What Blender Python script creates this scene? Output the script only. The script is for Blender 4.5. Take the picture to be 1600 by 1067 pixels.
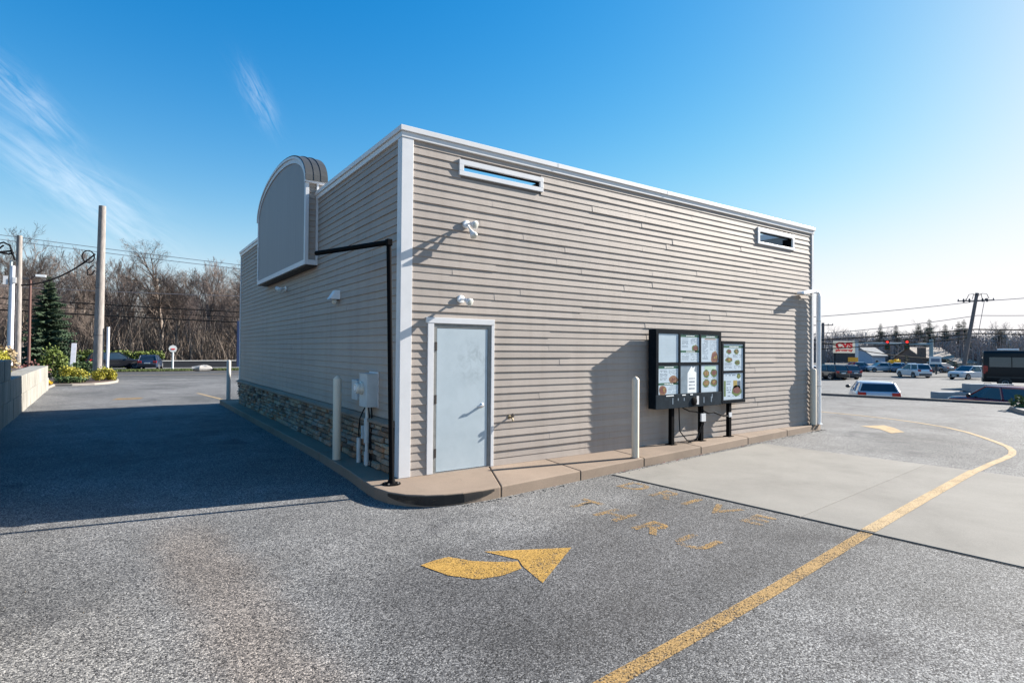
import bpy, bmesh, math, random
from mathutils import Vector, Matrix
R = math.radians
scene = bpy.context.scene
for o in list(bpy.data.objects):
    bpy.data.objects.remove(o)
COL = scene.collection

# ---------------------------------------------------------------- camera
cd = bpy.data.cameras.new('camera'); cam = bpy.data.objects.new('camera', cd); COL.objects.link(cam)
cd.sensor_width = 36.0; cd.lens = 19.86; cd.clip_end = 3000; cd.clip_start = 0.05
r_ = Vector((0.82115, -0.57066, 0.007766)); u_ = Vector((-0.014693, -0.007536, 0.999864)); w_ = Vector((0.570521, 0.821154, 0.014573))
cam.matrix_world = Matrix(((r_.x, u_.x, -w_.x, -3.290), (r_.y, u_.y, -w_.y, -7.494), (r_.z, u_.z, -w_.z, 1.979), (0, 0, 0, 1)))
scene.camera = cam

# ---------------------------------------------------------------- sun and sky
SUN = Vector((1.0, -0.185, 0.52)).normalized()          # direction towards the sun
SUN_EL = math.asin(SUN.z); SUN_AZ = math.atan2(SUN.x, SUN.y)   # azimuth clockwise from +Y
ld = bpy.data.lights.new('sun', 'SUN'); ld.energy = 5.0; ld.angle = R(0.5); ld.color = (1.0, 0.94, 0.85)
sun = bpy.data.objects.new('sun', ld); COL.objects.link(sun)
sun.rotation_euler = (-SUN).to_track_quat('-Z', 'Y').to_euler()
sun.location = (40, -10, 30)
world = bpy.data.worlds.new('World'); scene.world = world; world.use_nodes = True
wn, wl = world.node_tree.nodes, world.node_tree.links
wn.clear()
sky = wn.new('ShaderNodeTexSky'); sky.sky_type = 'NISHITA'; sky.sun_disc = False
sky.sun_elevation = SUN_EL; sky.sun_rotation = SUN_AZ
sky.altitude = 0; sky.air_density = 1.0; sky.dust_density = 0.45; sky.ozone_density = 3.0
bg = wn.new('ShaderNodeBackground'); bg.inputs['Strength'].default_value = 0.089
wout = wn.new('ShaderNodeOutputWorld')
tcw = wn.new('ShaderNodeTexCoord')
def wmath(op, a, b=None, c=None):
    n = wn.new('ShaderNodeMath'); n.operation = op
    for i, v in enumerate((a, b, c)):
        if v is None: continue
        if isinstance(v, (int, float)): n.inputs[i].default_value = v
        else: wl.new(v, n.inputs[i])
    return n.outputs[0]
def wdot(v):
    n = wn.new('ShaderNodeVectorMath'); n.operation = 'DOT_PRODUCT'
    wl.new(tcw.outputs['Generated'], n.inputs[0]); n.inputs[1].default_value = v
    return n.outputs['Value']
def cirrus(c, a, b, sa, sb, amp, seed):
    # a thin streak of high cloud round direction c, drawn out along a
    u, v, f = wdot(a), wdot(b), wdot(c)
    uu = wmath('DIVIDE', u, sa); vv = wmath('DIVIDE', v, sb)
    e = wmath('ADD', wmath('MULTIPLY', uu, uu), wmath('MULTIPLY', vv, vv))
    m = wmath('EXPONENT', wmath('MULTIPLY', e, -1.0))
    m = wmath('MULTIPLY', m, wmath('GREATER_THAN', f, 0.0))
    cx = wn.new('ShaderNodeCombineXYZ'); wl.new(wmath('MULTIPLY', u, 0.5 / sb), cx.inputs[0]); wl.new(wmath('MULTIPLY', v, 2.6 / sb), cx.inputs[1]); cx.inputs[2].default_value = seed
    nz = wn.new('ShaderNodeTexNoise'); nz.inputs['Scale'].default_value = 0.8; nz.inputs['Detail'].default_value = 6; nz.inputs['Roughness'].default_value = 0.6; nz.inputs['Distortion'].default_value = 0.7
    wl.new(cx.outputs[0], nz.inputs['Vector'])
    k = wn.new('ShaderNodeMapRange'); k.inputs['From Min'].default_value = 0.36; k.inputs['From Max'].default_value = 0.72
    wl.new(nz.outputs['Fac'], k.inputs['Value'])
    return wmath('MULTIPLY', wmath('MULTIPLY', m, k.outputs[0]), amp)
cl = cirrus((-0.1029, 0.943, 0.3166), (0.7152, 0.2914, -0.6353), (-0.6913, 0.1611, -0.7043), 0.06, 0.018, 0.34, 1.3)
cl = wmath('ADD', cl, cirrus((-0.0455, 0.9762, 0.2121), (0.7895, 0.1652, -0.5911), (-0.6121, 0.1406, -0.7782), 0.13, 0.032, 0.40, 4.1))
cl = wmath('ADD', cl, cirrus((-0.075, 0.971, 0.222), (0.9187, 0.1034, -0.3812), (-0.3941, 0.1755, -0.9021), 0.09, 0.04, 0.16, 7.7))
cl = wmath('ADD', cl, cirrus((0.1663, 0.9123, 0.3742), (0.5468, 0.2304, -0.8049), (-0.8205, 0.3385, -0.4606), 0.04, 0.015, 0.30, 9.2))
cl = wmath('MINIMUM', cl, 0.8)
mixc = wn.new('ShaderNodeMixRGB'); mixc.inputs['Color2'].default_value = (4.6, 4.9, 5.2, 1)
hs = wn.new('ShaderNodeHueSaturation'); wl.new(sky.outputs[0], hs.inputs['Color'])
# air near the horizon is paler all round
elev = wmath('MAXIMUM', wdot((0, 0, 1)), 0.0)
wl.new(wmath('SUBTRACT', 1.42, wmath('MULTIPLY', wmath('EXPONENT', wmath('MULTIPLY', elev, -9.0)), 0.95)), hs.inputs['Saturation'])
tint = wn.new('ShaderNodeMixRGB'); tint.blend_type = 'MULTIPLY'; tint.inputs['Fac'].default_value = 1.0; tint.inputs['Color2'].default_value = (1, 0.975, 1, 1)
# soft shoulder so that the bright side of the sky pales gently instead of clipping to cyan
sx = wn.new('ShaderNodeSeparateColor'); wl.new(hs.outputs[0], sx.inputs[0]); cxs = wn.new('ShaderNodeCombineColor'); LIM = 4.4
for k in range(3):
    v = wmath('MAXIMUM', sx.outputs[k], 0.0)
    wl.new(wmath('DIVIDE', v, wmath('POWER', wmath('ADD', 1.0, wmath('POWER', wmath('DIVIDE', v, LIM), 2.6)), 1 / 2.6)), cxs.inputs[k])
wl.new(cxs.outputs[0], tint.inputs['Color1']); wl.new(tint.outputs[0], mixc.inputs['Color1'])
wl.new(cl, mixc.inputs['Fac']); wl.new(mixc.outputs[0], bg.inputs['Color']); wl.new(bg.outputs[0], wout.inputs[0])
vs = scene.view_settings
vs.view_transform = 'Standard'; vs.look = 'None'; vs.exposure = 1.5; vs.gamma = 1.0; vs.use_curve_mapping = False
scene.render.engine = 'CYCLES'
scene.cycles.max_bounces = 6; scene.cycles.transparent_max_bounces = 12
scene.cycles.use_denoising = True

# ---------------------------------------------------------------- materials
M = {}
def new_mat(name):
    m = bpy.data.materials.new(name); m.use_nodes = True
    nt = m.node_tree; b = nt.nodes['Principled BSDF']
    return m, nt, b
def node(nt, t, **kw):
    n = nt.nodes.new(t)
    for k, v in kw.items(): setattr(n, k, v)
    return n
def mat(name, col, rough=0.6, metal=0.0, var=0.12, scale=3.0, bump=0.0, bscale=60.0, orand=0.0, stretch=None, spec=0.5, coat=0.0, emit=None, estr=0.0):
    """colour with cloudy variation, optional fine relief and a small difference from object to object"""
    m, nt, b = new_mat(name); L = nt.links
    b.inputs['Roughness'].default_value = rough; b.inputs['Metallic'].default_value = metal
    b.inputs['Specular IOR Level'].default_value = spec; b.inputs['Coat Weight'].default_value = coat
    geo = node(nt, 'ShaderNodeNewGeometry')
    vec = geo.outputs['Position']
    if stretch:
        mp = node(nt, 'ShaderNodeMapping'); mp.inputs['Scale'].default_value = stretch; L.new(vec, mp.inputs[0]); vec = mp.outputs[0]
    nz = node(nt, 'ShaderNodeTexNoise'); nz.inputs['Scale'].default_value = scale; nz.inputs['Detail'].default_value = 5; nz.inputs['Roughness'].default_value = 0.6
    L.new(vec, nz.inputs['Vector'])
    mr = node(nt, 'ShaderNodeMapRange'); mr.inputs['From Min'].default_value = 0.25; mr.inputs['From Max'].default_value = 0.75
    mr.inputs['To Min'].default_value = 1 - var; mr.inputs['To Max'].default_value = 1 + var
    L.new(nz.outputs['Fac'], mr.inputs['Value'])
    val = mr.outputs[0]
    if orand:
        oi = node(nt, 'ShaderNodeObjectInfo')
        m2 = node(nt, 'ShaderNodeMapRange'); m2.inputs['To Min'].default_value = 1 - orand; m2.inputs['To Max'].default_value = 1 + orand
        L.new(oi.outputs['Random'], m2.inputs['Value'])
        mm = node(nt, 'ShaderNodeMath', operation='MULTIPLY'); L.new(val, mm.inputs[0]); L.new(m2.outputs[0], mm.inputs[1]); val = mm.outputs[0]
    vm = node(nt, 'ShaderNodeVectorMath', operation='SCALE'); vm.inputs[0].default_value = col[:3]
    L.new(val, vm.inputs['Scale']); L.new(vm.outputs[0], b.inputs['Base Color'])
    if bump:
        n2 = node(nt, 'ShaderNodeTexNoise'); n2.inputs['Scale'].default_value = bscale; n2.inputs['Detail'].default_value = 4
        L.new(vec, n2.inputs['Vector'])
        bp = node(nt, 'ShaderNodeBump'); bp.inputs['Strength'].default_value = bump; bp.inputs['Distance'].default_value = 0.01
        L.new(n2.outputs['Fac'], bp.inputs['Height']); L.new(bp.outputs[0], b.inputs['Normal'])
    if emit:
        b.inputs['Emission Color'].default_value = (*emit, 1); b.inputs['Emission Strength'].default_value = estr
    M[name] = m
    return m

def ramp(nt, fac, stops):
    r = node(nt, 'ShaderNodeValToRGB'); el = r.color_ramp.elements
    while len(el) < len(stops): el.new(0.5)
    for e, (p, c) in zip(el, stops): e.position = p; e.color = (*c, 1) if len(c) == 3 else c
    nt.links.new(fac, r.inputs[0]); return r.outputs[0]
def mixrgb(nt, bt, fac, a, b):
    n = node(nt, 'ShaderNodeMixRGB', blend_type=bt)
    for i, v in ((0, fac), (1, a), (2, b)):
        if isinstance(v, (int, float)): n.inputs[i].default_value = v
        elif isinstance(v, tuple): n.inputs[i].default_value = (*v, 1)
        else: nt.links.new(v, n.inputs[i])
    return n.outputs[0]
def noise(nt, vec, scale, detail=4, rough=0.6, dist=0.0):
    n = node(nt, 'ShaderNodeTexNoise'); n.inputs['Scale'].default_value = scale; n.inputs['Detail'].default_value = detail
    n.inputs['Roughness'].default_value = rough; n.inputs['Distortion'].default_value = dist
    nt.links.new(vec, n.inputs['Vector']); return n.outputs['Fac']

def asphalt(name, mean, contrast, cell, brown=0.25, patch=0.25, lived=False):
    m, nt, b = new_mat(name); L = nt.links
    geo = node(nt, 'ShaderNodeNewGeometry'); P = geo.outputs['Position']
    v = node(nt, 'ShaderNodeTexVoronoi'); v.inputs['Scale'].default_value = cell; L.new(P, v.inputs['Vector'])
    sep = node(nt, 'ShaderNodeSeparateColor'); L.new(v.outputs['Color'], sep.inputs[0])
    c = contrast
    stones = ramp(nt, sep.outputs[0], [(0.0, (mean * (1 - .82 * c),) * 3), (0.35, (mean * (1 - .35 * c), mean * (1 - .35 * c), mean * (1 - .33 * c))), (0.7, (mean * (1 + .25 * c), mean * (1 + .24 * c), mean * (1 + .22 * c))), (1.0, (mean * (1 + 1.5 * c), mean * (1 + 1.45 * c), mean * (1 + 1.35 * c)))])
    g = mixrgb(nt, 'OVERLAY', 0.65, stones, ramp(nt, noise(nt, P, cell * .45, 3, .7), [(0.3, (.22,) * 3), (0.7, (.78,) * 3)]))
    big = ramp(nt, noise(nt, P, 0.32, 6, .62, .4), [(0.28, (1 - patch,) * 3), (0.5, (1.0,) * 3), (0.72, (1 + patch,) * 3)])
    g = mixrgb(nt, 'MULTIPLY', 1.0, g, big)
    mid = ramp(nt, noise(nt, P, 1.7, 5, .65), [(0.3, (0.84,) * 3), (0.7, (1.14,) * 3)])
    g = mixrgb(nt, 'MULTIPLY', 1.0, g, mid)
    # dark drips of oil and pale brownish dust, with shapes of their own
    oil = ramp(nt, noise(nt, P, 0.55, 3, .5, 1.2), [(0.60, (0, 0, 0)), (0.74, (1, 1, 1))])
    g = mixrgb(nt, 'MIX', oil, g, mixrgb(nt, 'MULTIPLY', 1.0, g, (0.62, 0.62, 0.64)))
    dust = ramp(nt, noise(nt, P, 0.21, 4, .6, .8), [(0.54, (0, 0, 0)), (0.75, (brown,) * 3)])
    g = mixrgb(nt, 'MIX', dust, g, (mean * 1.45, mean * 1.22, mean * 1.0))
    if lived:
        # a rusty run-off streak, a pale worn patch and an oil-darkened stretch of the order lane
        wob = noise(nt, P, 1.3, 5, .7)
        def along(a, d, half, soft, lo, hi, gain):
            sub = node(nt, 'ShaderNodeVectorMath', operation='SUBTRACT'); L.new(P, sub.inputs[0]); sub.inputs[1].default_value = (*a, 0)
            dt = []
            for v_ in ((d[0], d[1], 0), (-d[1], d[0], 0)):
                n_ = node(nt, 'ShaderNodeVectorMath', operation='DOT_PRODUCT'); L.new(sub.outputs[0], n_.inputs[0]); n_.inputs[1].default_value = v_; dt.append(n_.outputs['Value'])
            ab = node(nt, 'ShaderNodeMath', operation='ABSOLUTE'); L.new(dt[1], ab.inputs[0])
            k_ = node(nt, 'ShaderNodeMath', operation='MULTIPLY_ADD'); L.new(wob, k_.inputs[0]); k_.inputs[1].default_value = -soft * 1.6; L.new(ab.outputs[0], k_.inputs[2])
            w_ = node(nt, 'ShaderNodeMapRange'); w_.interpolation_type = 'SMOOTHSTEP'; L.new(k_.outputs[0], w_.inputs['Value']); w_.inputs['From Min'].default_value = half - soft; w_.inputs['From Max'].default_value = half + soft * .3; w_.inputs['To Min'].default_value = gain; w_.inputs['To Max'].default_value = 0
            e_ = node(nt, 'ShaderNodeMath', operation='ABSOLUTE'); c_ = node(nt, 'ShaderNodeMath', operation='SUBTRACT'); L.new(dt[0], c_.inputs[0]); c_.inputs[1].default_value = (lo + hi) / 2; L.new(c_.outputs[0], e_.inputs[0])
            l_ = node(nt, 'ShaderNodeMapRange'); l_.interpolation_type = 'SMOOTHSTEP'; L.new(e_.outputs[0], l_.inputs['Value']); l_.inputs['From Min'].default_value = (hi - lo) * .28; l_.inputs['From Max'].default_value = (hi - lo) * .5; l_.inputs['To Min'].default_value = 1; l_.inputs['To Max'].default_value = 0
            m_ = node(nt, 'ShaderNodeMath', operation='MULTIPLY'); L.new(w_.outputs[0], m_.inputs[0]); L.new(l_.outputs[0], m_.inputs[1]); return m_.outputs[0]
        g = mixrgb(nt, 'MIX', along((-2.63, -1.5), (.07, -.9975), .14, .35, -2.0, 6.0, .42), g, mixrgb(nt, 'MULTIPLY', 1.0, g, (1.30, 1.04, .84)))
        g = mixrgb(nt, 'MIX', along((-4.6, -3.6), (.9, .44), .55, .9, -3.0, 2.4, .55), g, mixrgb(nt, 'MULTIPLY', 1.0, g, (1.65, 1.58, 1.48)))
        g = mixrgb(nt, 'MIX', along((1.0, -3.7), (.995, .09), .85, .8, -3.4, 2.8, .85), g, mixrgb(nt, 'MULTIPLY', 1.0, g, (.58, .58, .60)))
        g = mixrgb(nt, 'MIX', along((10.5, -2.6), (.98, .2), .5, .7, -2.2, 3.5, .45), g, mixrgb(nt, 'MULTIPLY', 1.0, g, (.60, .60, .61)))
    L.new(g, b.inputs['Base Color']); b.inputs['Roughness'].default_value = 0.85; b.inputs['Specular IOR Level'].default_value = 0.3
    bp = node(nt, 'ShaderNodeBump'); bp.inputs['Strength'].default_value = 0.45; bp.inputs['Distance'].default_value = 0.006
    L.new(v.outputs['Distance'], bp.inputs['Height']); bp.invert = True; L.new(bp.outputs[0], b.inputs['Normal'])
    M[name] = m
asphalt('asphalt', 0.126, 1.2, 116, .10, .36, True)
asphalt('road_asphalt', 0.075, 0.5, 50, 0.05, 0.12)
asphalt('lower_asphalt', 0.13, 0.5, 50, 0.15, 0.15)

def concrete(name, col, joint_dirt=0.3):
    m, nt, b = new_mat(name); L = nt.links
    geo = node(nt, 'ShaderNodeNewGeometry'); P = geo.outputs['Position']
    a = ramp(nt, noise(nt, P, 0.9, 7, .66, .3), [(0.25, tuple(x * .80 for x in col)), (0.5, col), (0.75, tuple(x * 1.16 for x in col))])
    f = ramp(nt, noise(nt, P, 95, 3, .7), [(0.3, (.86,) * 3), (0.7, (1.12,) * 3)])
    g = mixrgb(nt, 'MULTIPLY', 1.0, a, f)
    st = ramp(nt, noise(nt, P, 2.3, 5, .7, 1.5), [(0.60, (0, 0, 0)), (0.8, (joint_dirt,) * 3)])
    g = mixrgb(nt, 'MIX', st, g, tuple(x * .5 for x in col))
    oi = node(nt, 'ShaderNodeObjectInfo'); rr = ramp(nt, oi.outputs['Random'], [(0, (.92,) * 3), (1, (1.07,) * 3)])
    g = mixrgb(nt, 'MULTIPLY', 1.0, g, rr)
    L.new(g, b.inputs['Base Color']); b.inputs['Roughness'].default_value = 0.88; b.inputs['Specular IOR Level'].default_value = 0.25
    bp = node(nt, 'ShaderNodeBump'); bp.inputs['Strength'].default_value = 0.3; bp.inputs['Distance'].default_value = 0.004
    L.new(noise(nt, P, 140, 4, .7), bp.inputs['Height']); L.new(bp.outputs[0], b.inputs['Normal'])
    M[name] = m
concrete('concrete_pad', (0.215, 0.203, 0.182), .30)
concrete('concrete_walk', (0.235, 0.180, 0.138), .45)
concrete('concrete_kerb', (0.28, 0.255, 0.225))
concrete('concrete_block', (0.27, 0.258, 0.232), .7)
def streaks(name):
    m = M[name]; nt = m.node_tree; b = nt.nodes['Principled BSDF']; src = b.inputs['Base Color'].links[0].from_socket
    geo = node(nt, 'ShaderNodeNewGeometry'); mp = node(nt, 'ShaderNodeMapping'); mp.inputs['Scale'].default_value = (5, 5, .45); nt.links.new(geo.outputs['Position'], mp.inputs[0])
    f = ramp(nt, noise(nt, mp.outputs[0], 1.6, 6, .7), [(.3, (.5, .49, .47)), (.52, (1, 1, 1)), (.75, (1.22, 1.2, 1.16))])
    nt.links.new(mixrgb(nt, 'MULTIPLY', 1.0, src, f), b.inputs['Base Color'])
streaks('concrete_block')
concrete('grey_block', (0.24, 0.26, 0.28), .4)

def paint(name, col, wear, wscale=2.2):
    """road paint worn down to the stones beneath"""
    m, nt, b = new_mat(name); L = nt.links
    geo = node(nt, 'ShaderNodeNewGeometry'); P = geo.outputs['Position']
    v = node(nt, 'ShaderNodeTexVoronoi'); v.inputs['Scale'].default_value = 116; L.new(P, v.inputs['Vector'])
    sep = node(nt, 'ShaderNodeSeparateColor'); L.new(v.outputs['Color'], sep.inputs[0])
    g = ramp(nt, sep.outputs[1], [(0, tuple(x * .6 for x in col)), (0.5, col), (1, tuple(min(1, x * 1.25 + .02) for x in col))])
    L.new(g, b.inputs['Base Color']); b.inputs['Roughness'].default_value = 0.8; b.inputs['Specular IOR Level'].default_value = 0.3
    s = node(nt, 'ShaderNodeMath', operation='MULTIPLY'); L.new(sep.outputs[0], s.inputs[0]); s.inputs[1].default_value = 0.55
    nz = noise(nt, P, wscale, 6, .75)
    ad = node(nt, 'ShaderNodeMath', operation='ADD'); L.new(s.outputs[0], ad.inputs[0]); L.new(nz, ad.inputs[1])
    n3 = noise(nt, P, 48, 3, .7); sc = node(nt, 'ShaderNodeMath', operation='MULTIPLY_ADD'); L.new(n3, sc.inputs[0]); sc.inputs[1].default_value = 0.5; L.new(ad.outputs[0], sc.inputs[2])
    a = ramp(nt, sc.outputs[0], [(max(0, wear - .16) / 1.6, (0, 0, 0)), ((wear + .16) / 1.6, (1, 1, 1))])
    k = node(nt, 'ShaderNodeMath', operation='DIVIDE'); k.inputs[1].default_value = 1.6
    L.new(sc.outputs[0], k.inputs[0]); nt.links.new(k.outputs[0], a.node.inputs[0])
    L.new(a, b.inputs['Alpha'])
    M[name] = m
paint('yellow_paint', (0.31, 0.19, 0.065), 0.92)
paint('arrow_paint', (0.37, 0.215, 0.045), 0.86)
paint('pale_yellow_paint', (0.38, 0.27, 0.14), 0.76)
paint('faded_paint', (0.36, 0.21, 0.06), 1.11, 2.6)

mat('siding', (0.345, 0.298, 0.262), 0.62, var=0.07, scale=2.0, bump=0.12, bscale=30, orand=0.05, stretch=(1.5, 1.5, 26), spec=0.3)
def weather(name):
    m = M[name]; nt = m.node_tree; b = nt.nodes['Principled BSDF']; src = b.inputs['Base Color'].links[0].from_socket
    geo = node(nt, 'ShaderNodeNewGeometry'); P = geo.outputs['Position']; mp = node(nt, 'ShaderNodeMapping'); mp.inputs['Scale'].default_value = (3, 3, .22); nt.links.new(P, mp.inputs[0])
    f = ramp(nt, noise(nt, mp.outputs[0], 1.4, 6, .65), [(.30, (.90, .89, .88)), (.5, (1, 1, 1)), (.72, (1.05, 1.05, 1.05))])
    f2 = ramp(nt, noise(nt, P, .45, 4, .6), [(.3, (.94, .94, .95)), (.7, (1.06, 1.05, 1.04))])
    nt.links.new(mixrgb(nt, 'MULTIPLY', 1.0, mixrgb(nt, 'MULTIPLY', 1.0, src, f), f2), b.inputs['Base Color'])
weather('siding')
mat('wall_backing', (0.16, 0.14, 0.13), 0.8)
mat('white_trim', (0.64, 0.64, 0.65), 0.45, var=0.05, scale=5, spec=0.4)
mat('coping_metal', (0.66, 0.65, 0.645), 0.4, var=0.05, scale=4)
mat('door_paint', (0.55, 0.62, 0.66), 0.5, var=0.07, scale=4.5, bump=0.05, bscale=14)
mat('frame_metal', (0.20, 0.20, 0.19), 0.5, var=0.2, scale=20)
mat('steel', (0.55, 0.56, 0.57), 0.3, 0.9, var=0.1, scale=20)
mat('dark_brown', (0.035, 0.025, 0.02), 0.6)
mat('black_paint_and_shade', (0.006, 0.006, 0.007), 0.65, var=0.2, scale=10, spec=0.03)  # black posts and fittings, also the painted-in shade of the parapet reveals
mat('navy_black', (0.007, 0.011, 0.016), 0.6, var=0.25, scale=8, spec=0.03)
mat('charcoal_panel', (0.024, 0.033, 0.042), 0.6, var=0.35, scale=9, spec=0.03)
mat('poster_paper', (0.48, 0.57, 0.64), 0.35, var=0.05, scale=3)
mat('blank_panel', (0.42, 0.51, 0.57), 0.35, var=0.06, scale=5)
mat('dull_panel', (0.20, 0.26, 0.31), 0.35, var=0.25, scale=6)
mat('print_green', (0.012, 0.10, 0.06), 0.4)
mat('print_dark', (0.06, 0.10, 0.15), 0.4)
mat('print_grey', (0.16, 0.21, 0.26), 0.4)
mat('print_white', (0.8, 0.82, 0.82), 0.4)
mat('print_red', (0.16, 0.05, 0.04), 0.4, var=0.5, scale=45)
mat('print_tan', (0.24, 0.12, 0.065), 0.4, var=0.5, scale=45)
mat('print_leaf', (0.10, 0.16, 0.04), 0.4, var=0.5, scale=45)
mat('print_yellow', (0.34, 0.25, 0.06), 0.4, var=0.2, scale=45)
mat('print_pale_green', (0.42, 0.58, 0.45), 0.4)
mat('bollard_cream', (0.66, 0.57, 0.45), 0.5, var=0.06, scale=4)
mat('bollard_grey', (0.42, 0.40, 0.37), 0.5, var=0.06, scale=4)
mat('meter_grey', (0.44, 0.49, 0.51), 0.45, var=0.1, scale=8)
mat('conduit', (0.55, 0.57, 0.57), 0.45, var=0.1, scale=8)
mat('sign_panel', (0.27, 0.262, 0.265), 0.6, var=0.07, scale=2, stretch=(1, 6, .3))
mat('roof_metal', (0.045, 0.048, 0.05), 0.55, 0.0, var=0.25, scale=5)
mat('lamp_white', (0.75, 0.76, 0.77), 0.4, var=0.04)
mat('lens', (0.55, 0.55, 0.5), 0.15, var=0.3, scale=60)
mat('brass', (0.35, 0.28, 0.18), 0.4, 0.6)
mat('mortar', (0.022, 0.019, 0.018), 0.9)
mat('ledge_stone', (0.26, 0.195, 0.15), 0.85, var=0.2, scale=12, bump=0.4, bscale=60, orand=0.12)
mat('rubber', (0.012, 0.012, 0.012), 0.8)
mat('dark_stain', (0.018, 0.017, 0.018), 0.5, var=0.5, scale=9)
mat('pole_wood', (0.24, 0.215, 0.20), 0.85, var=0.4, scale=7, bump=0.4, bscale=25, stretch=(3, 3, .4))
mat('far_pole', (0.16, 0.135, 0.13), 0.9)
mat('wire_black', (0.014, 0.014, 0.016), 0.8, spec=0.05)
mat('wire_grey', (0.13, 0.13, 0.15), 0.6)
mat('pole_white', (0.72, 0.72, 0.78), 0.4)
mat('rust_pole', (0.11, 0.05, 0.04), 0.7)
mat('grass', (0.075, 0.10, 0.025), 0.9, var=0.45, scale=4, bump=0.6, bscale=25)
mat('earth', (0.10, 0.083, 0.065), 0.95, var=0.35, scale=.8, bump=0.5, bscale=12)
mat('mulch', (0.055, 0.035, 0.028), 0.95, var=0.5, scale=14, bump=0.8, bscale=30)
mat('bark', (0.24, 0.20, 0.17), 0.9, var=0.3, scale=2.5, bump=0.4, bscale=14, orand=0.25)
mat('bark_dark', (0.085, 0.072, 0.065), 0.9, var=0.3, scale=2.5, orand=0.25)
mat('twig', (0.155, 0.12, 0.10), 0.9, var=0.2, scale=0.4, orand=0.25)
mat('twig_red', (0.15, 0.115, 0.10), 0.9, var=0.2, scale=0.4, orand=0.2)
mat('brush', (0.145, 0.115, 0.095), 0.95, var=0.35, scale=1.2)
mat('hazed_twig', (0.22, 0.20, 0.20), 0.9, var=0.2, scale=0.2, orand=0.2)  # distant twigs made paler and greyer, haze put into the colour
mat('spruce', (0.022, 0.042, 0.018), 0.8, var=0.45, scale=1.6, orand=0.2)
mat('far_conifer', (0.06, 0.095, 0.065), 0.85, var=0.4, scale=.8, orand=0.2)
mat('gold_leaf', (0.30, 0.27, 0.025), 0.7, var=0.25, scale=3, orand=0.12)
mat('juniper', (0.06, 0.10, 0.03), 0.75, var=0.5, scale=6)
mat('hedge', (0.095, 0.13, 0.02), 0.75, var=0.5, scale=2)
mat('dry_grass', (0.36, 0.28, 0.17), 0.85, var=0.3, scale=6)
mat('red_shrub', (0.13, 0.055, 0.05), 0.85, var=0.4, scale=5)
mat('forsythia', (0.75, 0.50, 0.02), 0.7, var=0.3, scale=2)
mat('daffodil', (0.75, 0.52, 0.02), 0.6)
mat('tyre', (0.018, 0.018, 0.02), 0.8)
mat('rim', (0.45, 0.46, 0.48), 0.35, 0.7)
mat('car_glass', (0.018, 0.03, 0.045), 0.06, spec=0.8)
mat('tail_red', (0.35, 0.012, 0.012), 0.25, var=0.05)
mat('headlight', (0.7, 0.72, 0.75), 0.15, var=0.05)
mat('plate', (0.7, 0.7, 0.68), 0.5)
mat('plastic_black', (0.02, 0.02, 0.022), 0.5)
for n, c, r in (('car_silver', (0.50, 0.53, 0.57), .3), ('car_white', (0.70, 0.71, 0.73), .3), ('car_red', (0.14, 0.012, 0.02), .25), ('car_black', (0.014, 0.015, 0.02), .2), ('car_navy', (0.02, 0.035, 0.075), .2), ('car_blue', (0.10, 0.17, 0.27), .25), ('car_maroon', (0.10, 0.015, 0.02), .25), ('car_grey', (0.2, 0.21, 0.23), .25)):
    mat(n, c, r, 0.15, var=0.03, coat=0.6)
mat('van_black', (0.010, 0.011, 0.014), 0.4, var=0.05, spec=0.25)
mat('sign_cream', (0.62, 0.58, 0.47), 0.5, emit=(.62, .58, .47), estr=.16)  # weak glow added to brighten the sign face turned from the sun
mat('sign_red', (0.5, 0.02, 0.025), 0.5, emit=(.6, .02, .02), estr=.12)  # red lettering shares the added glow
mat('sign_orange', (0.6, 0.30, 0.03), 0.5, emit=(.6, .3, .03), estr=.06)  # small orange board brightened by an added glow
mat('sign_dark', (0.05, 0.05, 0.055), 0.6)
mat('house_blue', (0.38, 0.44, 0.55), 0.7)
mat('house_brown', (0.13, 0.09, 0.075), 0.8)
mat('house_cream', (0.5, 0.46, 0.4), 0.8)
mat('roof_shingle', (0.34, 0.28, 0.23), 0.9, var=0.25, scale=3)
mat('roof_grey', (0.23, 0.235, 0.24), 0.9, var=0.2, scale=3)
mat('window_dark', (0.03, 0.035, 0.04), 0.15)
mat('signal_black', (0.02, 0.018, 0.012), 0.5)
mat('signal_amber', (0.10, 0.06, 0.01), 0.5)
mat('signal_green', (0.01, 0.06, 0.04), 0.5)
mat('signal_red', (0.8, 0.03, 0.02), 0.4, emit=(1.0, 0.03, 0.02), estr=.5)
mat('mast_teal', (0.20, 0.28, 0.31), 0.5)
mat('blue_panel', (0.01, 0.03, 0.10), 0.5)
mat('rock', (0.36, 0.34, 0.32), 0.9, var=0.3, scale=3)
mat('dark_rail', (0.022, 0.024, 0.03), 0.6)
mat('pale_cap', (0.55, 0.53, 0.5), 0.7)

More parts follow.
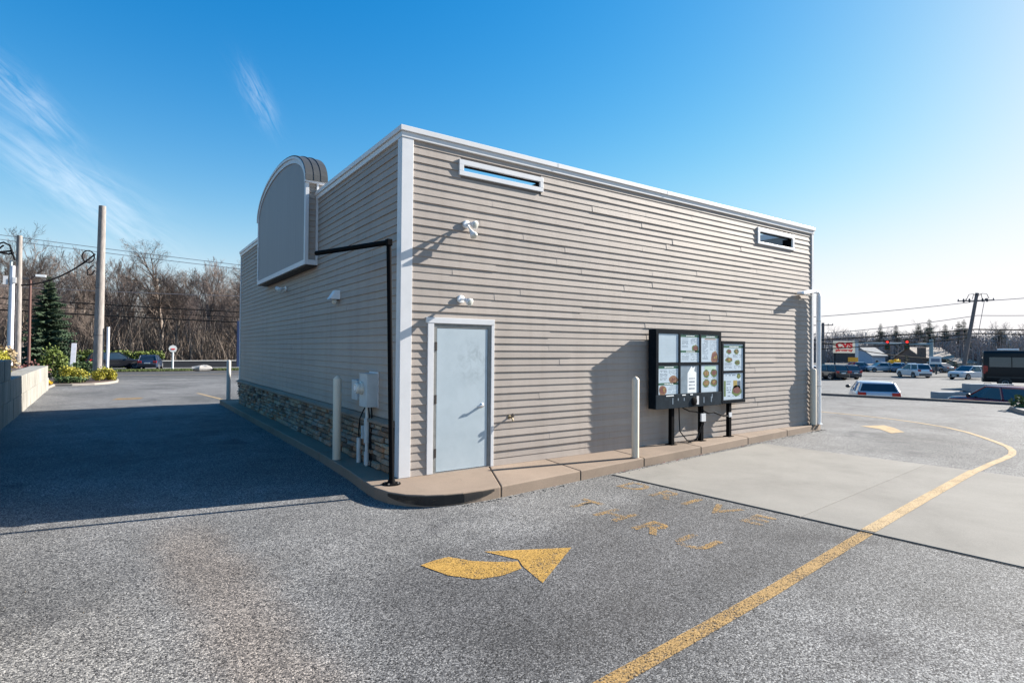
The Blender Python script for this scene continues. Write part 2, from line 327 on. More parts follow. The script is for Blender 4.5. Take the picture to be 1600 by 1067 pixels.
def stone_mat():
    m, nt, b = new_mat('veneer_stone'); L = nt.links
    oi = node(nt, 'ShaderNodeObjectInfo'); geo = node(nt, 'ShaderNodeNewGeometry')
    g = ramp(nt, oi.outputs['Random'], [(0, (.05, .04, .035)), (.17, (.34, .20, .12)), (.34, (.12, .08, .06)), (.5, (.46, .33, .22)), (.66, (.17, .135, .11)), (.82, (.36, .29, .235)), (1, (.33, .15, .07))])
    # joined far stones have no id of their own: their colour follows a cell pattern instead
    f = ramp(nt, noise(nt, geo.outputs['Position'], 16, 5, .7), [(.28, (.6,) * 3), (.72, (1.35,) * 3)])
    L.new(mixrgb(nt, 'MULTIPLY', 1.0, g, f), b.inputs['Base Color']); b.inputs['Roughness'].default_value = .88
    bp = node(nt, 'ShaderNodeBump'); bp.inputs['Strength'].default_value = .6; bp.inputs['Distance'].default_value = .012
    L.new(noise(nt, geo.outputs['Position'], 38, 5, .65), bp.inputs['Height']); L.new(bp.outputs[0], b.inputs['Normal'])
    M['veneer_stone'] = m
    m, nt, b = new_mat('veneer_stone_far'); L = nt.links
    geo = node(nt, 'ShaderNodeNewGeometry')
    g = ramp(nt, geo.outputs['Random Per Island'], [(0, (.05, .04, .035)), (.17, (.34, .20, .12)), (.34, (.12, .08, .06)), (.5, (.46, .33, .22)), (.66, (.17, .135, .11)), (.82, (.36, .29, .235)), (1, (.33, .15, .07))])
    L.new(g, b.inputs['Base Color']); b.inputs['Roughness'].default_value = .88
    M['veneer_stone_far'] = m
stone_mat()

def scuff_mat():
    m, nt, b = new_mat('scuff'); L = nt.links; geo = node(nt, 'ShaderNodeNewGeometry')
    mp = node(nt, 'ShaderNodeMapping'); mp.inputs['Scale'].default_value = (1, 1, 4); L.new(geo.outputs['Position'], mp.inputs[0])
    a = ramp(nt, noise(nt, mp.outputs[0], 2.0, 7, .7), [(.22, (0, 0, 0)), (.50, (.92,) * 3)])
    b.inputs['Base Color'].default_value = (.012, .012, .013, 1); b.inputs['Roughness'].default_value = .5; L.new(a, b.inputs['Alpha']); M['scuff'] = m
scuff_mat()
def door_mat():
    m, nt, b = new_mat('door_paint'); L = nt.links; geo = node(nt, 'ShaderNodeNewGeometry'); P = geo.outputs['Position']
    g = ramp(nt, noise(nt, P, 2.2, 5, .6), [(.3, (.40, .47, .51)), (.7, (.455, .525, .565))])
    st = ramp(nt, noise(nt, P, 5.5, 6, .7, .6), [(.46, (0, 0, 0)), (.68, (.62,) * 3)])
    hand = node(nt, 'ShaderNodeVectorMath', operation='DISTANCE'); L.new(P, hand.inputs[0]); hand.inputs[1].default_value = (1.2, 0, 1.78)
    near = ramp(nt, hand.outputs['Value'], [(.05, (1, 1, 1)), (.42, (.12,) * 3)])
    g = mixrgb(nt, 'MIX', mixrgb(nt, 'MULTIPLY', 1.0, st, near), g, (.16, .20, .22))
    L.new(g, b.inputs['Base Color']); b.inputs['Roughness'].default_value = .5; b.inputs['Specular IOR Level'].default_value = .3; M['door_paint'] = m
door_mat()

# ---------------------------------------------------------------- mesh helpers
class MB:
    def __init__(s): s.v = []; s.f = []
    def add(s, vs, fs):
        k = len(s.v); s.v += [tuple(p) for p in vs]; s.f += [tuple(i + k for i in f) for f in fs]
    def box(s, a, b):
        x0, y0, z0 = a; x1, y1, z1 = b
        s.add([(x0, y0, z0), (x1, y0, z0), (x1, y1, z0), (x0, y1, z0), (x0, y0, z1), (x1, y0, z1), (x1, y1, z1), (x0, y1, z1)],
              [(0, 3, 2, 1), (4, 5, 6, 7), (0, 1, 5, 4), (1, 2, 6, 5), (2, 3, 7, 6), (3, 0, 4, 7)])
        return s
    def tube(s, p0, p1, r0, r1=None, n=8, caps=True):
        p0, p1 = Vector(p0), Vector(p1); r1 = r0 if r1 is None else r1
        d = (p1 - p0)
        if d.length < 1e-7: return s
        d.normalize(); a = d.orthogonal().normalized(); b = d.cross(a)
        vs = []
        for p, r in ((p0, r0), (p1, r1)):
            for i in range(n):
                t = 2 * math.pi * i / n; vs.append(p + a * (r * math.cos(t)) + b * (r * math.sin(t)))
        fs = [(i, (i + 1) % n, n + (i + 1) % n, n + i) for i in range(n)]
        if caps: fs += [tuple(range(n - 1, -1, -1)), tuple(range(n, 2 * n))]
        s.add(vs, fs); return s
    def path(s, pts, r, n=6):
        pts = [Vector(p) for p in pts]; rings = []
        rr = r if isinstance(r, (list, tuple)) else [r] * len(pts)
        a = None
        for i, p in enumerate(pts):
            d = (pts[min(i + 1, len(pts) - 1)] - pts[max(i - 1, 0)]).normalized()
            a = d.orthogonal().normalized() if a is None else (a - d * a.dot(d)).normalized()
            b = d.cross(a)
            rings.append([p + a * (rr[i] * math.cos(2 * math.pi * k / n)) + b * (rr[i] * math.sin(2 * math.pi * k / n)) for k in range(n)])
        vs = [q for g in rings for q in g]
        fs = [(i * n + k, i * n + (k + 1) % n, (i + 1) * n + (k + 1) % n, (i + 1) * n + k) for i in range(len(pts) - 1) for k in range(n)]
        fs += [tuple(range(n - 1, -1, -1)), tuple((len(pts) - 1) * n + k for k in range(n))]
        s.add(vs, fs); return s
    def prism(s, poly, z0, z1):
        n = len(poly)
        s.add([(x, y, z0) for x, y in poly] + [(x, y, z1) for x, y in poly],
              [tuple(range(n - 1, -1, -1)), tuple(range(n, 2 * n))] + [(i, (i + 1) % n, n + (i + 1) % n, n + i) for i in range(n)])
        return s
    def loft(s, rings, cap=True):
        n = len(rings[0]); vs = [p for g in rings for p in g]
        fs = [(i * n + k, i * n + (k + 1) % n, (i + 1) * n + (k + 1) % n, (i + 1) * n + k) for i in range(len(rings) - 1) for k in range(n)]
        if cap: fs += [tuple(range(n - 1, -1, -1)), tuple((len(rings) - 1) * n + k for k in range(n))]
        s.add(vs, fs); return s
    def lathe(s, prof, c=(0, 0, 0), n=16, axis='z', cap=True):
        rings = []
        for r, h in prof:
            g = []
            for k in range(n):
                t = 2 * math.pi * k / n; a, b = r * math.cos(t), r * math.sin(t)
                p = {'z': (a, b, h), 'x': (h, a, b), 'y': (b, h, a)}[axis]
                g.append((c[0] + p[0], c[1] + p[1], c[2] + p[2]))
            rings.append(g)
        return s.loft(rings, cap)
    def blob(s, c, r, n=8, m=5, rnd=None, jit=0.0):
        rings = []
        for j in range(m + 1):
            ph = math.pi * j / m; g = []
            for k in range(n):
                t = 2 * math.pi * k / n; q = 1 + (rnd.uniform(-jit, jit) if rnd else 0)
                rr = max(math.sin(ph), 0.02) * q
                g.append((c[0] + r[0] * rr * math.cos(t), c[1] + r[1] * rr * math.sin(t), c[2] - r[2] * math.cos(ph) * q))
            rings.append(g)
        return s.loft(rings)
    def mesh(s, name, m, smooth=False):
        me = bpy.data.meshes.new(name); me.from_pydata([tuple(p) for p in s.v], [], s.f); me.update()
        bm = bmesh.new(); bm.from_mesh(me); bmesh.ops.recalc_face_normals(bm, faces=bm.faces); bm.to_mesh(me); bm.free()
        if m: me.materials.append(M[m])
        if smooth:
            for p in me.polygons: p.use_smooth = True
            try: me.set_sharp_from_angle(angle=R(38))
            except Exception: pass
        return me
    def build(s, name, m, parent=None, smooth=False, loc=(0, 0, 0), rot=(0, 0, 0), bevel=0.0, seg=2):
        o = bpy.data.objects.new(name, s.mesh(name, m, smooth)); COL.objects.link(o)
        o.parent = parent; o.location = loc; o.rotation_euler = rot
        if bevel:
            md = o.modifiers.new('bevel', 'BEVEL'); md.width = bevel; md.segments = seg; md.limit_method = 'ANGLE'
        return o
def link(name, me, parent=None, loc=(0, 0, 0), rot=(0, 0, 0), scale=(1, 1, 1)):
    o = bpy.data.objects.new(name, me); COL.objects.link(o); o.parent = parent
    o.location = loc; o.rotation_euler = rot; o.scale = scale; return o
def thing(name, label, cat, loc=(0, 0, 0), rz=0.0, group=None):
    o = bpy.data.objects.new(name, None); COL.objects.link(o); o.location = loc; o.rotation_euler = (0, 0, rz)
    o.empty_display_size = 0.2
    return tag(o, label, cat, group)
def tag(o, label, cat, group=None):
    o['label'] = label; o['category'] = cat
    if group: o['group'] = group
    return o
def struct(o): o['kind'] = 'structure'; return o
def stuff(o): o['kind'] = 'stuff'; return o
def copy_tree(o, parent=None):
    c = o.copy(); COL.objects.link(c); c.parent = parent
    for ch in [x for x in o.children]: copy_tree(ch, c)
    return c
def text_mesh(body, size, m, extrude=0.0, offset=0.0, align='CENTER', shear=0.0):
    cu = bpy.data.curves.new('lettering', 'FONT'); cu.body = body; cu.size = size; cu.extrude = extrude; cu.offset = offset; cu.align_x = align; cu.shear = shear
    ob = bpy.data.objects.new('lettering', cu); COL.objects.link(ob)
    dg = bpy.context.evaluated_depsgraph_get(); me = bpy.data.meshes.new_from_object(ob.evaluated_get(dg))
    bpy.data.objects.remove(ob); me.materials.clear(); me.materials.append(M[m]); return me
rnd = random.Random(11)

# ================================================================ THE SETTING
def edge_x(y): return 24.88 - 0.27 * y                  # where the upper lot ends on the right
def gz(x, y):
    back = -min(max((y - 32) * 0.012, 0), 0.6)
    t = min(max((x - edge_x(y)) / 0.5, 0), 1)
    if x > 90: t *= 1
    return min(back, -1.1 * t)
def terrain():
    xs = sorted(set([-700, -450, -300, -200, -140, -100, -70, -50, -40, -30, -24, -18, -14, -11] + list(range(-9, 60, 1)) + [24.3, 24.6, 23.4, 23.7, 22.6, 25.4] + list(range(60, 200, 8)) + [220, 260, 320, 400, 550, 800]))
    ys = sorted(set([-500, -300, -200, -120, -80, -50, -35] + list(range(-25, 40, 2)) + list(range(40, 120, 6)) + [130, 150, 180, 220, 280, 360, 480, 700]))
    m = MB(); n = len(ys)
    def z(x, y):
        h = gz(x, y) - 0.10
        if x < -6.3 and -13 < y < 27: h = max(h, 0.98 * min(1, (-6.1 - x) / 0.4)) if y < 25 else h + .5
        d = math.hypot(x - 20, y - 20)
        if y > 100 and x < 90: h += 6.5 * min(1, (y - 100) / 32) * min(1, (90 - x) / 40)
        if d > 230: h += (d - 230) * 0.012
        return h
    m.v = [(x, y, z(x, y)) for x in xs for y in ys]
    m.f = [(i * n + j, (i + 1) * n + j, (i + 1) * n + j + 1, i * n + j + 1) for i in range(len(xs) - 1) for j in range(n - 1)]
    struct(m.build('ground', 'earth', smooth=True))
terrain()
def lot():
    m = MB(); ys = [-60, -40, -25, -15, -8, 0, 8, 16, 24, 30, 32, 34.5]
    for a, b in zip(ys[:-1], ys[1:]):
        xa0 = xa1 = -30 if b <= -15 else -6.4
        za, zb = -max((a - 32) * .012, 0), -max((b - 32) * .012, 0)
        m.add([(xa0, a, za), (edge_x(a), a, za), (edge_x(b), b, zb), (xa1, b, zb)], [(0, 1, 2, 3)])
    struct(m.build('parking_lot', 'asphalt'))
    # kerb of dark asphalt along the drop on the right, with the face of the retaining wall below it
    k = MB(); y0, y1 = -30, 34
    pts = [(edge_x(y), y) for y in (y0, y1)]
    for (xa, ya), (xb, yb) in [(pts[0], pts[1])]:
        prof = [(-.16, .0), (-.12, .085), (-.02, .10), (.06, .095), (.10, .0), (.10, -1.25), (-.16, -1.25)]
        k.loft([[(xa + p, ya, q) for p, q in prof], [(xb + p, yb, q) for p, q in prof]])
    struct(k.build('kerb', 'road_asphalt'))
lot()
def slope_sheet(name, m, x0, x1, y0, y1, dz, mat_, n=1):
    g = MB(); g.add([(x0, y0, gz(0, y0) + dz), (x1, y0, gz(0, y0) + dz), (x1, y1, gz(0, y1) + dz), (x0, y1, gz(0, y1) + dz)], [(0, 1, 2, 3)])
    return struct(g.build(name, mat_))
slope_sheet('road', None, -150, 150, 34.5, 52, 0.0, 'road_asphalt')
for i, yy in enumerate((42.55, 42.95)):
    slope_sheet('road_line', None, -150, 150, yy, yy + .14, 0.006, 'pale_yellow_paint')
slope_sheet('road_line', None, -150, 150, 36.2, 36.35, 0.006, 'pale_cap')
slope_sheet('far_parking_lot', None, -60, 40, 57.5, 71, 0.02, 'lower_asphalt')
g = MB()
g.add([(edge_x(-30) + .1, -30, -1.1), (120, -30, -1.1), (120, 9, -1.1), (88, 15, -1.1), (74, 27, -1.1), (60, 40, -1.1), (edge_x(40) + .1, 40, -1.1)], [tuple(range(7))])
struct(g.build('lower_parking_lot', 'lower_asphalt'))
g = MB(); g.add([(88.2, 14.9, -1.06), (120, 9, -1.06), (200, 2, -1.06), (200, 60, -1.06), (120, 70, -1.06), (60, 60, -1.06), (60, 40.2, -1.06), (74.2, 26.9, -1.06)], [tuple(range(8))])
struct(g.build('road', 'road_asphalt'))

# concrete drive-through pad: two lanes of slabs
def pad():
    base = MB(); base.add([(3.85, -9.2, 0.003), (8.9, -8.8, 0.003), (8.04, -.6, 0.003), (3.2, -1.05, 0.003)], [(0, 1, 2, 3)])
    root = struct(base.build('drive_through_pad', 'grey_block'))
    def edge(y, a, b): return a[0] + (b[0] - a[0]) * (y - a[1]) / (b[1] - a[1])
    A0, A1, B0, B1 = (3.18, -1.01), (3.60, -5.9), (8.06, -.53), (8.60, -4.85)
    def at_(s, t):     # s along, t across
        y0 = -1.005 + .09 * (s * 4.9) ; 
        y = y0 - t
        return (edge(y, A0, A1) * (1 - s) + edge(y, B0, B1) * s, y)
    gap = .0015
    for t0, t1 in ((0.02, 2.895), (2.9, 5.6), (5.605, 8.4)):
        for s0, s1 in ((0.0, 1.0),):
            m = MB(); q = [at_(s0, t0 + gap), at_(s0, t1 - gap), at_(s1, t1 - gap), at_(s1, t0 + gap)]
            m.prism(q, -.1, .014); m.build('slab', 'concrete_pad', root, bevel=.004)
    # dark crack of the joint towards the asphalt
    m = MB(); a, b = at_(0, 0), at_(0, 8.4)
    m.add([(a[0] - .022, a[1], .0045), (a[0] + .01, a[1], .0045), (b[0] + .01, b[1], .0045), (b[0] - .022, b[1], .0045)], [(0, 1, 2, 3)])
    m.build('joint', 'dark_stain', root)
pad()
def ribbon(pts, w, z):
    m = MB(); L, Rr = [], []
    for i, p in enumerate(pts):
        a = Vector(pts[max(i - 1, 0)]); b = Vector(pts[min(i + 1, len(pts) - 1)]); d = (b - a).normalized(); n = Vector((-d.y, d.x)) * w / 2
        p = Vector(p); L.append(p + n); Rr.append(p - n)
    k = len(pts); m.v = [(p.x, p.y, z) for p in L] + [(p.x, p.y, z) for p in Rr]
    m.f = [(i, i + 1, k + i + 1, k + i) for i in range(k - 1)]
    return m
struct(ribbon([(-4.6, -5.45), (-.9, -5.05), (1.16, -4.87), (3.47, -4.61)], .125, .005).build('lane_line', 'yellow_paint'))
struct(ribbon([(3.52, -4.605), (5.8, -4.38), (8.50, -4.13)], .14, .019).build('lane_line', 'pale_yellow_paint'))
struct(ribbon([(8.52, -4.13), (9.6, -4.06), (10.5, -4.03), (11.15, -3.97), (11.7, -3.84), (12.2, -3.65), (12.75, -3.34), (13.5, -2.85), (14.2, -2.35), (14.8, -1.75), (15.3, -.95), (15.6, -.2), (15.8, .8), (15.85, 2.4)], .12, .005).build('lane_line', 'pale_yellow_paint'))
a = MB(); a.add([(x, y, .005) for x, y in ((-1.0, -2.76), (-.84, -2.72), (-.69, -2.71), (-.55, -2.93), (-.37, -3.08), (-.20, -3.17), (-.27, -3.33), (-.50, -3.37), (-.73, -3.32), (-.90, -3.10))], [tuple(range(10))])
a.add([(x, y, .005) for x, y in ((-.33, -2.78), (.46, -3.17), (-.31, -3.69), (-.235, -3.30), (-.17, -3.14))], [(0, 4, 3, 2, 1)])
struct(a.build('arrow_marking', 'arrow_paint'))
a = MB(); a.add([(x, y, .005) for x, y in ((13.1, -.35), (13.85, -.62), (13.5, -1.0), (12.8, -1.5), (12.3, -1.4), (12.9, -.9))], [tuple(range(6))])
struct(a.build('arrow_marking', 'pale_yellow_paint'))
a = MB(); a.add([(x, y, .005) for x, y in ((-3.5, 18.2), (-2.6, 18.2), (-2.5, 18.8), (-3.3, 18.9))], [(0, 1, 2, 3)])
struct(a.build('arrow_marking', 'yellow_paint'))
struct(ribbon([(-.5, 20.3), (-.3, 18.6), (-.05, 16.6)], .12, .005).build('lane_line', 'pale_yellow_paint'))
for body, x, spots in (('THRU', 1.45, (-2.05, -2.62, -3.2, -3.78)), ('DRIVE', 2.72, (-1.75, -2.32, -2.75, -3.2, -3.68))):
    for ch, y in zip(body, spots):
        o = link('letter_marking', text_mesh(ch, .58, 'faded_paint', 0, .014), None, (x, y, .005), (0, 0, -math.pi / 2 + .09)); struct(o)

# sidewalk round the building, cut into slabs by joints
def sidewalk():
    out = [(-.38, 14.6), (-.38, 10.3), (-.38, 6.2), (-.38, 2.6), (-.43, .9), (-.48, .2), (-.5, -.3), (-.44, -.64), (-.31, -.88), (-.12, -1.04), (.10, -1.14), (.35, -1.195), (.62, -1.20), (.93, -1.18)]
    right = [(2.5, -1.02), (4.1, -.845), (5.9, -.655), (7.75, -.46), (9.6, -.285), (11.0, -.16)]
    core = MB(); core.prism([(-.3, 14.4), (-.3, .1), (.2, -.9), (.95, -1.0), (10.9, -.02), (11.5, .3), (11.5, 14.4)], -.2, .11)
    root = struct(core.build('sidewalk', 'mortar'))
    def slab(poly): MB().prism(poly, -.15, .15).build('slab', 'concrete_walk', root, bevel=.016, seg=3)
    j = .005
    for i, k in ((0, 1), (1, 2), (2, 3), (3, 5)):
        pts = [(x, y) for x, y in out[i:k + 1]]
        slab([(0.02, out[i][1] - j), *[(x, y - (j if q == 0 else -j if q == len(pts) - 1 else 0)) for q, (x, y) in enumerate(pts)], (0.02, out[k][1] + j)][::-1])
    slab(([(0.02, .2 - j)] + [(-.48, .2 - j)] + out[6:] + [(1.50, .02), (0.02, .02)]))
    prev = (.945, -1.178); back = 1.515
    for p in right:
        nb = p[0] + .12 if p[0] < 10 else 11.0
        slab([prev, (p[0] - 2 * j, p[1] + .0005), (nb - 2 * j, .02), (back, .02)]); prev = (p[0], p[1]); back = nb
    cs = [(11.0, -.16), (11.3, -.145), (11.5, -.10), (11.66, .0), (11.76, .14), (11.8, .34), (11.8, 2.0)]
    slab(cs + [(11.25, 2.0), (11.25, .02), (11.0, .02)])
    for y in (2.0, 5.0, 8.0, 11.0): slab([(11.8, y + j), (11.8, y + 3 - j), (11.25, y + 3 - j), (11.25, y + j)])
    slab([(-.38, 14.6), (-.38, 14.61), (11.8, 14.61), (11.8, 14.01), (11.25, 13.0), (0.02, 13.0), (.02, 14.55)])
    # tyre scuff on the rounded corner: black rubber skin on the kerb face
    n = 28; sc = MB(); ctl = [(-.44, -.64), (-.31, -.88), (-.12, -1.04), (.10, -1.14), (.35, -1.195), (.62, -1.20), (.93, -1.18)]
    pts = []
    for k in range(n + 1):
        u = k / n * (len(ctl) - 1.35); q = int(u); f = u - q; pts.append(Vector(ctl[q]).lerp(Vector(ctl[q + 1]), f))
    for k in range(n + 1):
        d = (pts[min(k + 1, n)] - pts[max(k - 1, 0)]).normalized(); p = pts[k] + Vector((d.y, -d.x)) * .010; s = math.sin(math.pi * min(1, (k + .6) / (n + 1))) ** .5
        sc.v += [(p.x, p.y, .128 - .115 * s), (p.x, p.y, .134)]
    sc.f = [(2 * k, 2 * k + 2, 2 * k + 3, 2 * k + 1) for k in range(n)]
    sc.build('tyre_scuff', 'scuff', root)
sidewalk()

def grit():
    q = random.Random(31); m = MB(); line = [(.3, -1.24), (.95, -1.22), (2.5, -1.06), (4.1, -.885), (5.9, -.695), (7.75, -.50), (9.6, -.325), (11.0, -.20), (11.5, -.14)]
    for _ in range(700):
        u = q.uniform(0, len(line) - 1.001); k = int(u); p = Vector(line[k]).lerp(Vector(line[k + 1]), u - k); r = abs(q.gauss(0, .05)); z = .014 if 3.2 < p.x < 8 else .0
        a = q.uniform(.004, .013); x, y = p.x, p.y - r
        m.add([(x - a, y, z), (x + a * .6, y - a, z), (x + a, y + a * .7, z), (x, y, z + a * q.uniform(.5, 1.2))], [(0, 1, 3), (1, 2, 3), (2, 0, 3)])
    for _ in range(420):
        x, y = q.uniform(-6, 9), q.uniform(-7, -1.3); a = q.uniform(.004, .009)
        m.add([(x - a, y, .0), (x + a * .6, y - a, .0), (x + a, y + a * .7, .0), (x, y, a)], [(0, 1, 3), (1, 2, 3), (2, 0, 3)])
    stuff(tag(m.build('grit', 'earth'), 'loose grit and crumbs along the foot of the kerb', 'grit'))
    m = MB()
    for k in range(46):
        u = q.uniform(1.6, 5.5); i = int(u); p = Vector(line[i]).lerp(Vector(line[i + 1]), u - i); x, y = p.x, p.y - abs(q.gauss(.0, .03)); a = q.uniform(.015, .04); t_ = q.uniform(0, 3.1)
        m.add([(x - a * math.cos(t_), y - a * math.sin(t_), .016), (x + a * .4, y - a * .3, .02), (x + a * math.cos(t_), y + a * math.sin(t_), .03), (x - a * .3, y + a * .4, .024)], [(0, 1, 2, 3)])
    stuff(tag(m.build('dead_leaves', 'red_shrub'), 'scattered dead leaves at the kerb beside the concrete pad', 'leaves'))
grit()

# ================================================================ THE BUILDING
LX, DY, TOP = 11.26, 12.98, 5.156
E_ = .1133; Z0 = .150
B = thing('building', 'single storey beige clapboard drive-through building with white trim and stone base', 'building')
DOOR = (.50, 1.50, .15, 2.36); W1 = (.974, 2.44, 4.69, 4.785); W2 = (8.87, 10.28, 4.53, 4.765)
def wall_with_holes(x0, x1, z0, z1, holes, y0, y1):
    m = MB(); xs = sorted({x0, x1, *[h[0] for h in holes], *[h[1] for h in holes]})
    for a, b in zip(xs[:-1], xs[1:]):
        zs = [(z0, z1)]
        for h in holes:
            if h[0] < b - 1e-6 and h[1] > a + 1e-6:
                zs = [q for s in zs for q in ((s[0], min(s[1], h[2])), (max(s[0], h[3]), s[1])) if q[1] - q[0] > 1e-6]
        for s in zs: m.box((a, y0, s[0]), (b, y1, s[1]))
    return m
front = wall_with_holes(0, LX, .15, 5.0, [DOOR, W1, W2], 0.0, .085).build('front_wall', 'wall_backing', B)
side = MB().box((0, .101, .15), (.22, DY, 5.0)).build('side_wall', 'wall_backing', B)
MB().box((LX - .22, .101, .15), (LX, DY, 5.0)).build('end_wall', 'siding', B)
MB().box((.221, DY - .22, .15), (LX - .221, DY, 5.0)).build('rear_wall', 'siding', B)
MB().box((.221, .101, 3.9), (LX - .221, DY - .221, 4.0)).build('flat_roof', 'roof_grey', B)
# clapboards
pm = MB(); h = E_ + .012
prof = [(0.0, 0.0), (-.0175, 0.0), (-.0192, .004), (-.0028, h), (0.0, h)]
pm.loft([[(0, y, z) for y, z in prof], [(1, y, z) for y, z in prof]])
PLANK = pm.mesh('plank', 'siding')
def courses(parent, length, zlo, ztop, holes, place):
    k0 = int(math.ceil((zlo - Z0) / E_ - 1e-6)); k = k0; last = None
    while Z0 + k * E_ < ztop - .02:
        zb = Z0 + k * E_; zt = min(zb + E_, ztop)
        iv = [(0.0, length)]
        for a, b, c, d in holes:
            if c < zt - .012 and d > zb + .012:
                iv = [q for s in iv for q in ((s[0], min(s[1], a)), (max(s[0], b), s[1])) if q[1] - q[0] > .01]
        for s in iv:
            p = s[0]; first = True
            while p < s[1] - 1e-4:
                ln = rnd.choice((2.4, 3.0, 3.66, 3.66, 3.66)) if not first else rnd.uniform(.5, 3.66)
                e = min(p + ln, s[1])
                if s[1] - e < .3: e = s[1]
                place(parent, p, e, zb, (zt - zb + .012) / h if zt < zb + E_ - 1e-5 else 1.0, first, rnd)
                p = e; first = False
        k += 1
def put_front(par, a, b, z, sz, first, rn):
    dy = -rn.choice((0.0, .0025, .005))
    link('plank', PLANK, par, (a - (0 if first else .012 * (dy < -.001)), dy - .0005, z + rn.uniform(-.001, .001)), (0, 0, 0), (b - a, 1 + rn.uniform(-.10, .10), sz))
def put_side(par, a, b, z, sz, first, rn):
    dy = -rn.choice((0.0, .0015, .003))
    link('plank', PLANK, par, (dy - .0005, DY - a, z + rn.uniform(-.001, .001)), (0, 0, -math.pi / 2), (b - a, 1 + rn.uniform(-.10, .10), sz))
courses(front, LX, .15, 4.995, [(DOOR[0] - .1, DOOR[1] + .04, 0, DOOR[3] + .03), (.93, 2.475, 4.655, 4.83), (8.83, 10.32, 4.50, 4.82)], put_front)
SY0, SY1, SZ0, SZS, SZT, SX = 4.15, 8.93, 3.66, 5.32, 6.20, -.26
courses(side, DY, .93, 4.995, [(DY - SY1 + .03, DY - SY0 - .03, SZ0 + .03, 9)], put_side)
# corner boards
for nm, a, b in (('corner_board', (-.036, -.036, .152), (.143, .0, 4.994)), ('corner_board', (-.0365, .0005, .152), (0, .112, 4.994)), ('corner_board', (11.20, -.036, .152), (11.284, .0, 4.994)), ('corner_board', (11.2605, .0005, .152), (11.2845, .10, 4.994)), ('corner_board', (-.036, 12.90, .93), (0, 13.0, 4.994))):
    MB().box(a, b).build(nm, 'white_trim', B, bevel=.004)
# coping: two stepped bands of white metal, mitred round the roof
def band(z0, z1, out, inn=.24):
    m = MB(); o, i = out, inn
    P_ = [(-o, -o), (LX + o, -o), (LX + o, DY + o), (-o, DY + o)]; Q_ = [(i, i), (LX - i, i), (LX - i, DY - i), (i, DY - i)]
    m.v = [(x, y, z0) for x, y in P_] + [(x, y, z1) for x, y in P_] + [(x, y, z1 + .004) for x, y in Q_] + [(x, y, z0) for x, y in Q_]
    for k in range(4):
        n = (k + 1) % 4
        m.f += [(k, n, 4 + n, 4 + k), (4 + k, 4 + n, 8 + n, 8 + k), (8 + k, 8 + n, 12 + n, 12 + k), (12 + k, 12 + n, n, k)]
    return m
band(4.995, 5.076, .044).build('fascia', 'coping_metal', B, bevel=.004)
band(5.078, TOP, .068).build('coping', 'coping_metal', B, bevel=.006)
# ribs of the coping seams
for x in (2.8, 5.6, 8.4): MB().box((x, -.0705, 5.08), (x + .05, -.0685, 5.15)).build('coping_seam', 'coping_metal', B)
# parapet openings with white frames and reveals coloured black to carry their shade
for (x0, x1, z0, z1), (f0, f1, g0, g1) in ((W1, (.896, 2.508, 4.62, 4.862)), (W2, (8.79, 10.36, 4.475, 4.86))):
    w = thing_part = MB().box((x0 - .002, -.001, z0 - .004), (x0, .085, z1)).build('opening', 'dark_brown', B)
    MB().box((f0, -.042, z1), (f1, -.002, g1)).build('frame', 'white_trim', w, bevel=.004)
    MB().box((f0, -.042, g0), (f1, -.002, z0)).build('frame', 'white_trim', w, bevel=.004)
    MB().box((f0, -.0425, z0 - .0005), (x0, -.002, z1 + .0005)).build('frame', 'white_trim', w, bevel=.003)
    MB().box((x1, -.0425, z0 - .0005), (f1, -.002, z1 + .0005)).build('frame', 'white_trim', w, bevel=.003)
    MB().box((x0, .0, z1 - .004), (x1, .086, z1 - .001)).build('soffit', 'black_paint_and_shade', w)
    MB().box((x1 - .004, .0, z0), (x1 - .001, .22, z1 - .005)).build('jamb', 'black_paint_and_shade', w)
# door
D = MB().box((.556, -.016, .170), (1.441, .04, 2.292)).build('door', 'door_paint', B, bevel=.004)
MB().box((.50, -.020, .152), (.551, .06, 2.36)).build('door_frame', 'frame_metal', B)
MB().box((1.447, -.020, .152), (1.50, .06, 2.36)).build('door_frame', 'frame_metal', B)
MB().box((.5515, -.020, 2.298), (1.4465, .06, 2.36)).build('door_frame', 'frame_metal', B)
MB().box((.50, -.03, .150), (1.50, .07, .164)).build('threshold', 'steel', B)
MB().box((.50, .062, .150), (1.50, .084, 2.36)).build('door_backing', 'dark_brown', B)
for z in (.45, 1.24, 2.02): MB().box((.525, -.028, z - .065), (.5555, .0, z + .065)).build('hinge', 'dark_brown', D)
hd = MB(); hd.lathe([(.034, 0), (.036, -.012), (.022, -.02), (.017, -.05), (.019, -.062), (.0, -.064)], (1.345, -.006, 1.115), 14, 'y'); hd.build('handle_rose', 'steel', D, True)
hd = MB(); hd.path([(1.345, -.060, 1.115), (1.31, -.066, 1.113), (1.26, -.068, 1.108), (1.235, -.060, 1.105)], [.013, .012, .011, .008], 8); hd.build('door_handle', 'steel', D, True)
MB().box((1.439, -.007, 1.02), (1.443, .03, 1.21)).build('latch_plate', 'steel', D)
for a, b in (((.40, -.036, .152), (.498, .028, 2.36)), ((1.502, -.036, .152), (1.556, .028, 2.36)), ((.372, -.040, 2.3605), (1.556, .028, 2.445))):
    MB().box(a, b).build('door_trim', 'white_trim', B, bevel=.004)
